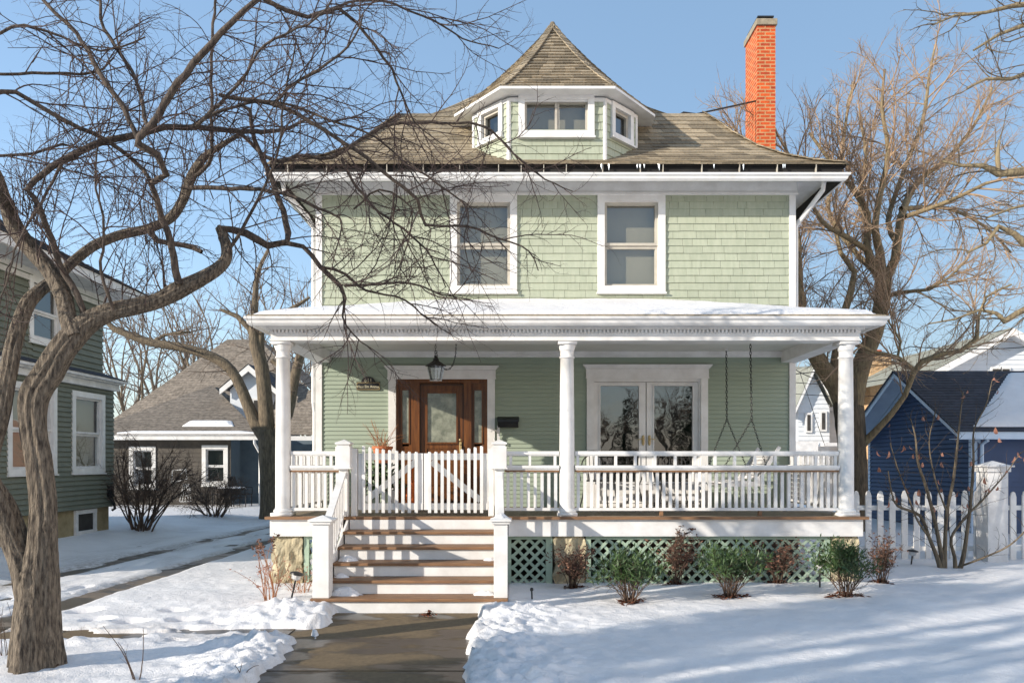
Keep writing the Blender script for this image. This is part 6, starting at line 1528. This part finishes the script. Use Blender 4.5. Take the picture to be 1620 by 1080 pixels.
BB = 'dried brown shrubs in front of the lattice'
LB_ = [dict(sp=.05, len=(.10,.30), n=4, wob=.25, trop=.03, r=.0045, ang=(.3,1.1)), dict(sp=.04, len=(.03,.10), n=2, wob=.3, trop=.0, r=.0028)]
for k, (px, py, h, lb, ty, red) in enumerate(((907,935,.66,'dried brown shrub before the middle stone pier','brown shrub by the middle pier',0),(1068,930,.80,'dried reddish brown shrub between the left and middle evergreens','brown shrub between evergreens',1),(1230,928,.68,'dried brown shrub between the middle and right evergreens','right brown shrub',1),(1394,930,.72,'dark twiggy brown shrub before the start of the picket fence','twiggy shrub by the fence',2))):
    d = H*F/(py-HY)*.98; x = wx(px, d)
    shrub('dried_shrub', x, d, lb, 220+k, 24, h, .40, .006, LB_, 'stem', [('leaf_brown', (600,800,750,420)[k], (.03,.07), .013, .25, 1.2, .02)], BB, 'shrub', (.17,.10,90,ty), wob=.13)
# orange stemmed shrub left of the steps
d = 8.85; shrub('orange_stem_shrub', wx(428,d), d, 'small bare shrub with orange stems and dead flower heads left of the steps', 240, 16, .80, .30, .0055, [dict(sp=.12, len=(.05,.22), n=4, wob=.25, trop=.04, r=.003)], 'stem_orange', [('leaf_brown', 70, (.03,.06), .015, .75, 1.3, .012),('leaf_tan', 160, (.02,.04), .008, .05, .6, .02)], wob=.11, jit=.10)
d = 9.1; shrub('orange_stem_shrub', wx(478-14,d), d+.3, 'low orange twigs before the left stone pier', 241, 14, .42, .35, .005, [dict(sp=.08, len=(.05,.15), n=3, wob=.3, trop=.02, r=.003)], 'stem_orange', [('leaf_tan', 120, (.02,.04), .008, .1, .9, .02)], wob=.15, jit=.12)
# multi-stemmed shrub with curled leaves, right
D = 11.7
sh = thing('multi_stem_shrub', (wx(1505,D), D, 0), 'tall bare multi stemmed shrub with a few curled leaves before the picket fence', 'shrub'); g = random.Random(77)
SL = [[(1490,905,15,D),(1482,880,11,D),(1470,850,9,D),(1455,815,8,D),(1420,800,6,D),(1411,780,4,D),(1405,745,3,D)],
      [(1492,905,16,D),(1488,870,11,D),(1478,820,9,D),(1465,770,8,D),(1452,730,6,D),(1448,690,4,D),(1440,660,2,D)],
      [(1494,905,14,D),(1495,860,10,D),(1498,810,8,D),(1508,760,7,D),(1515,700,5,D),(1520,650,3,D),(1524,620,2,D)],
      [(1512,905,12,D),(1510,880,9,D),(1505,850,7,D),(1530,815,6,D),(1555,790,5,D),(1590,750,3,D),(1615,715,2,D)],
      [(1516,908,14,D),(1524,880,11,D),(1530,840,9,D),(1536,790,8,D),(1540,730,6,D),(1541,680,4,D),(1560,640,3,D),(1570,600,1.5,D)],
      [(1520,895,6,D-.1),(1560,880,5,D-.4),(1600,860,4,D-.7),(1640,820,3,D-1)],
      [(1470,850,6,D),(1450,820,5,D),(1435,780,4,D),(1420,740,3,D),(1408,700,2,D)],
      [(1498,810,5,D),(1480,760,4,D),(1470,700,3,D),(1480,650,2,D)]]
tb = TB(); tw = TB(); LVS = [dict(sp=.10, len=(.2,.75), n=6, wob=.2, trop=.05, r=.005, ang=(.35,.9)), dict(sp=.12, len=(.05,.2), n=3, wob=.2, trop=.03, r=.003, ang=(.35,.9))]
for L in SL:
    p, r = P3(L); r = [q*.62 for q in r]; p, r = crom(p, r, .08); p = [tuple(q) for q in p]; tb.add(p, r, 8); sprout(tw, g, p, r, LVS, 0, .15)
tb.build('stems', M['bark3'], sh); tw.build('twigs', M['limb'], sh)
mb = MB(); pts = [p[-1] for p in tw_points(tw) if p[-1][2] > .9]
for k in range(46):
    q = g.choice(pts); l = g.uniform(.07,.14); w_ = l*.22; a = g.uniform(0,6.28); d = Vector((math.cos(a)*.6, math.sin(a)*.6, -g.uniform(.1,1))).normalized(); s = d.cross(Vector((0,0,1))).normalized(); n = d.cross(s); p0 = Vector(q)
    rows = []
    for j, (f, ww) in enumerate(((0,.1),(.3,.9),(.6,1),(.85,.6),(1,.05))):
        c = p0+d*l*f+n*(l*.25*math.sin(f*2.4)); rows += [tuple(c+s*w_*ww+n*w_*.6*ww), tuple(c), tuple(c-s*w_*ww+n*w_*.6*ww)]
    fs = []
    for j in range(4): fs += [(j*3,j*3+1,j*3+4,j*3+3),(j*3+1,j*3+2,j*3+5,j*3+4)]
    mb.add(rows, fs)
mb.build('leaves', M['leaf_tan'], sh)
# bare bushes by the neighbour's house
LN = [dict(sp=.10, len=(.4,1.1), n=6, wob=.2, trop=.02, r=.008, ang=(.3,1.0)), dict(sp=.09, len=(.12,.45), n=4, wob=.25, trop=.0, r=.005), dict(sp=.09, len=(.05,.15), n=2, wob=.2, trop=0, r=.0035)]
shrub('bare_bush', wx(226,17.6), 17.6, 'big bare brown bush by the corner of the dark green house', 250, 24, 2.2, .75, .022, LN, 'stem', None, 'bare bushes by the driveway', 'bush', wob=.16, jit=.25)
shrub('bare_bush', wx(340,22), 22, 'low bare bush spreading in front of the brown house window', 251, 26, 1.3, 1.3, .016, LN, 'stem', None, 'bare bushes by the driveway', 'bush', wob=.2, jit=.3)
# weeds and suckers in the foreground snow
for k, (px, py, h, n, lb, ty) in enumerate(((118,1005,.42,9,'thin dry weed stalks in the snow just right of the foreground trunk','w'),(215,1076,.62,3,'reddish forked sucker twig rising from the snow at the bottom left','t'),(385,1075,.18,3,'short broken twig poking from the snow at the bottom edge left of the path','s'),(8,1040,.5,5,'thin twigs standing in the snow at the left edge','e'))):
    d = H*F/(py-HY)*.98; shrub('twig_sprout', wx(px,d), d, lb, 260+k, n, h, (.25,.5,.5,.4)[k], (.0025,.0055,.005,.004)[k], [dict(sp=.16, len=(.04,.14), n=3, wob=.2, trop=.05, r=.0022)], 'stem', None, 'twigs sticking out of the foreground snow', 'twig', wob=(.05,.1,.15,.1)[k], jit=.2 if k == 0 else .03)
o = mulch_bed(wx(95,6.35), 6.2, .12, .10, 60, 3).build('leaf_litter', M['mulch']); tag(o, 'rusty fallen leaves at the foot of the foreground tree', 'leaves', kind='stuff')
o = mulch_bed(wx(678,8.45), 8.42, .12, .03, 40, 4)
o = MB().add([(x,y,z-gz(x,y)+.012 if gz(x,y) > 0 else z+.06) for x,y,z in o.v], o.f).build('leaf_litter', M['mulch']); tag(o, 'small drift of orange leaves on the path under the lowest step', 'leaves', kind='stuff')
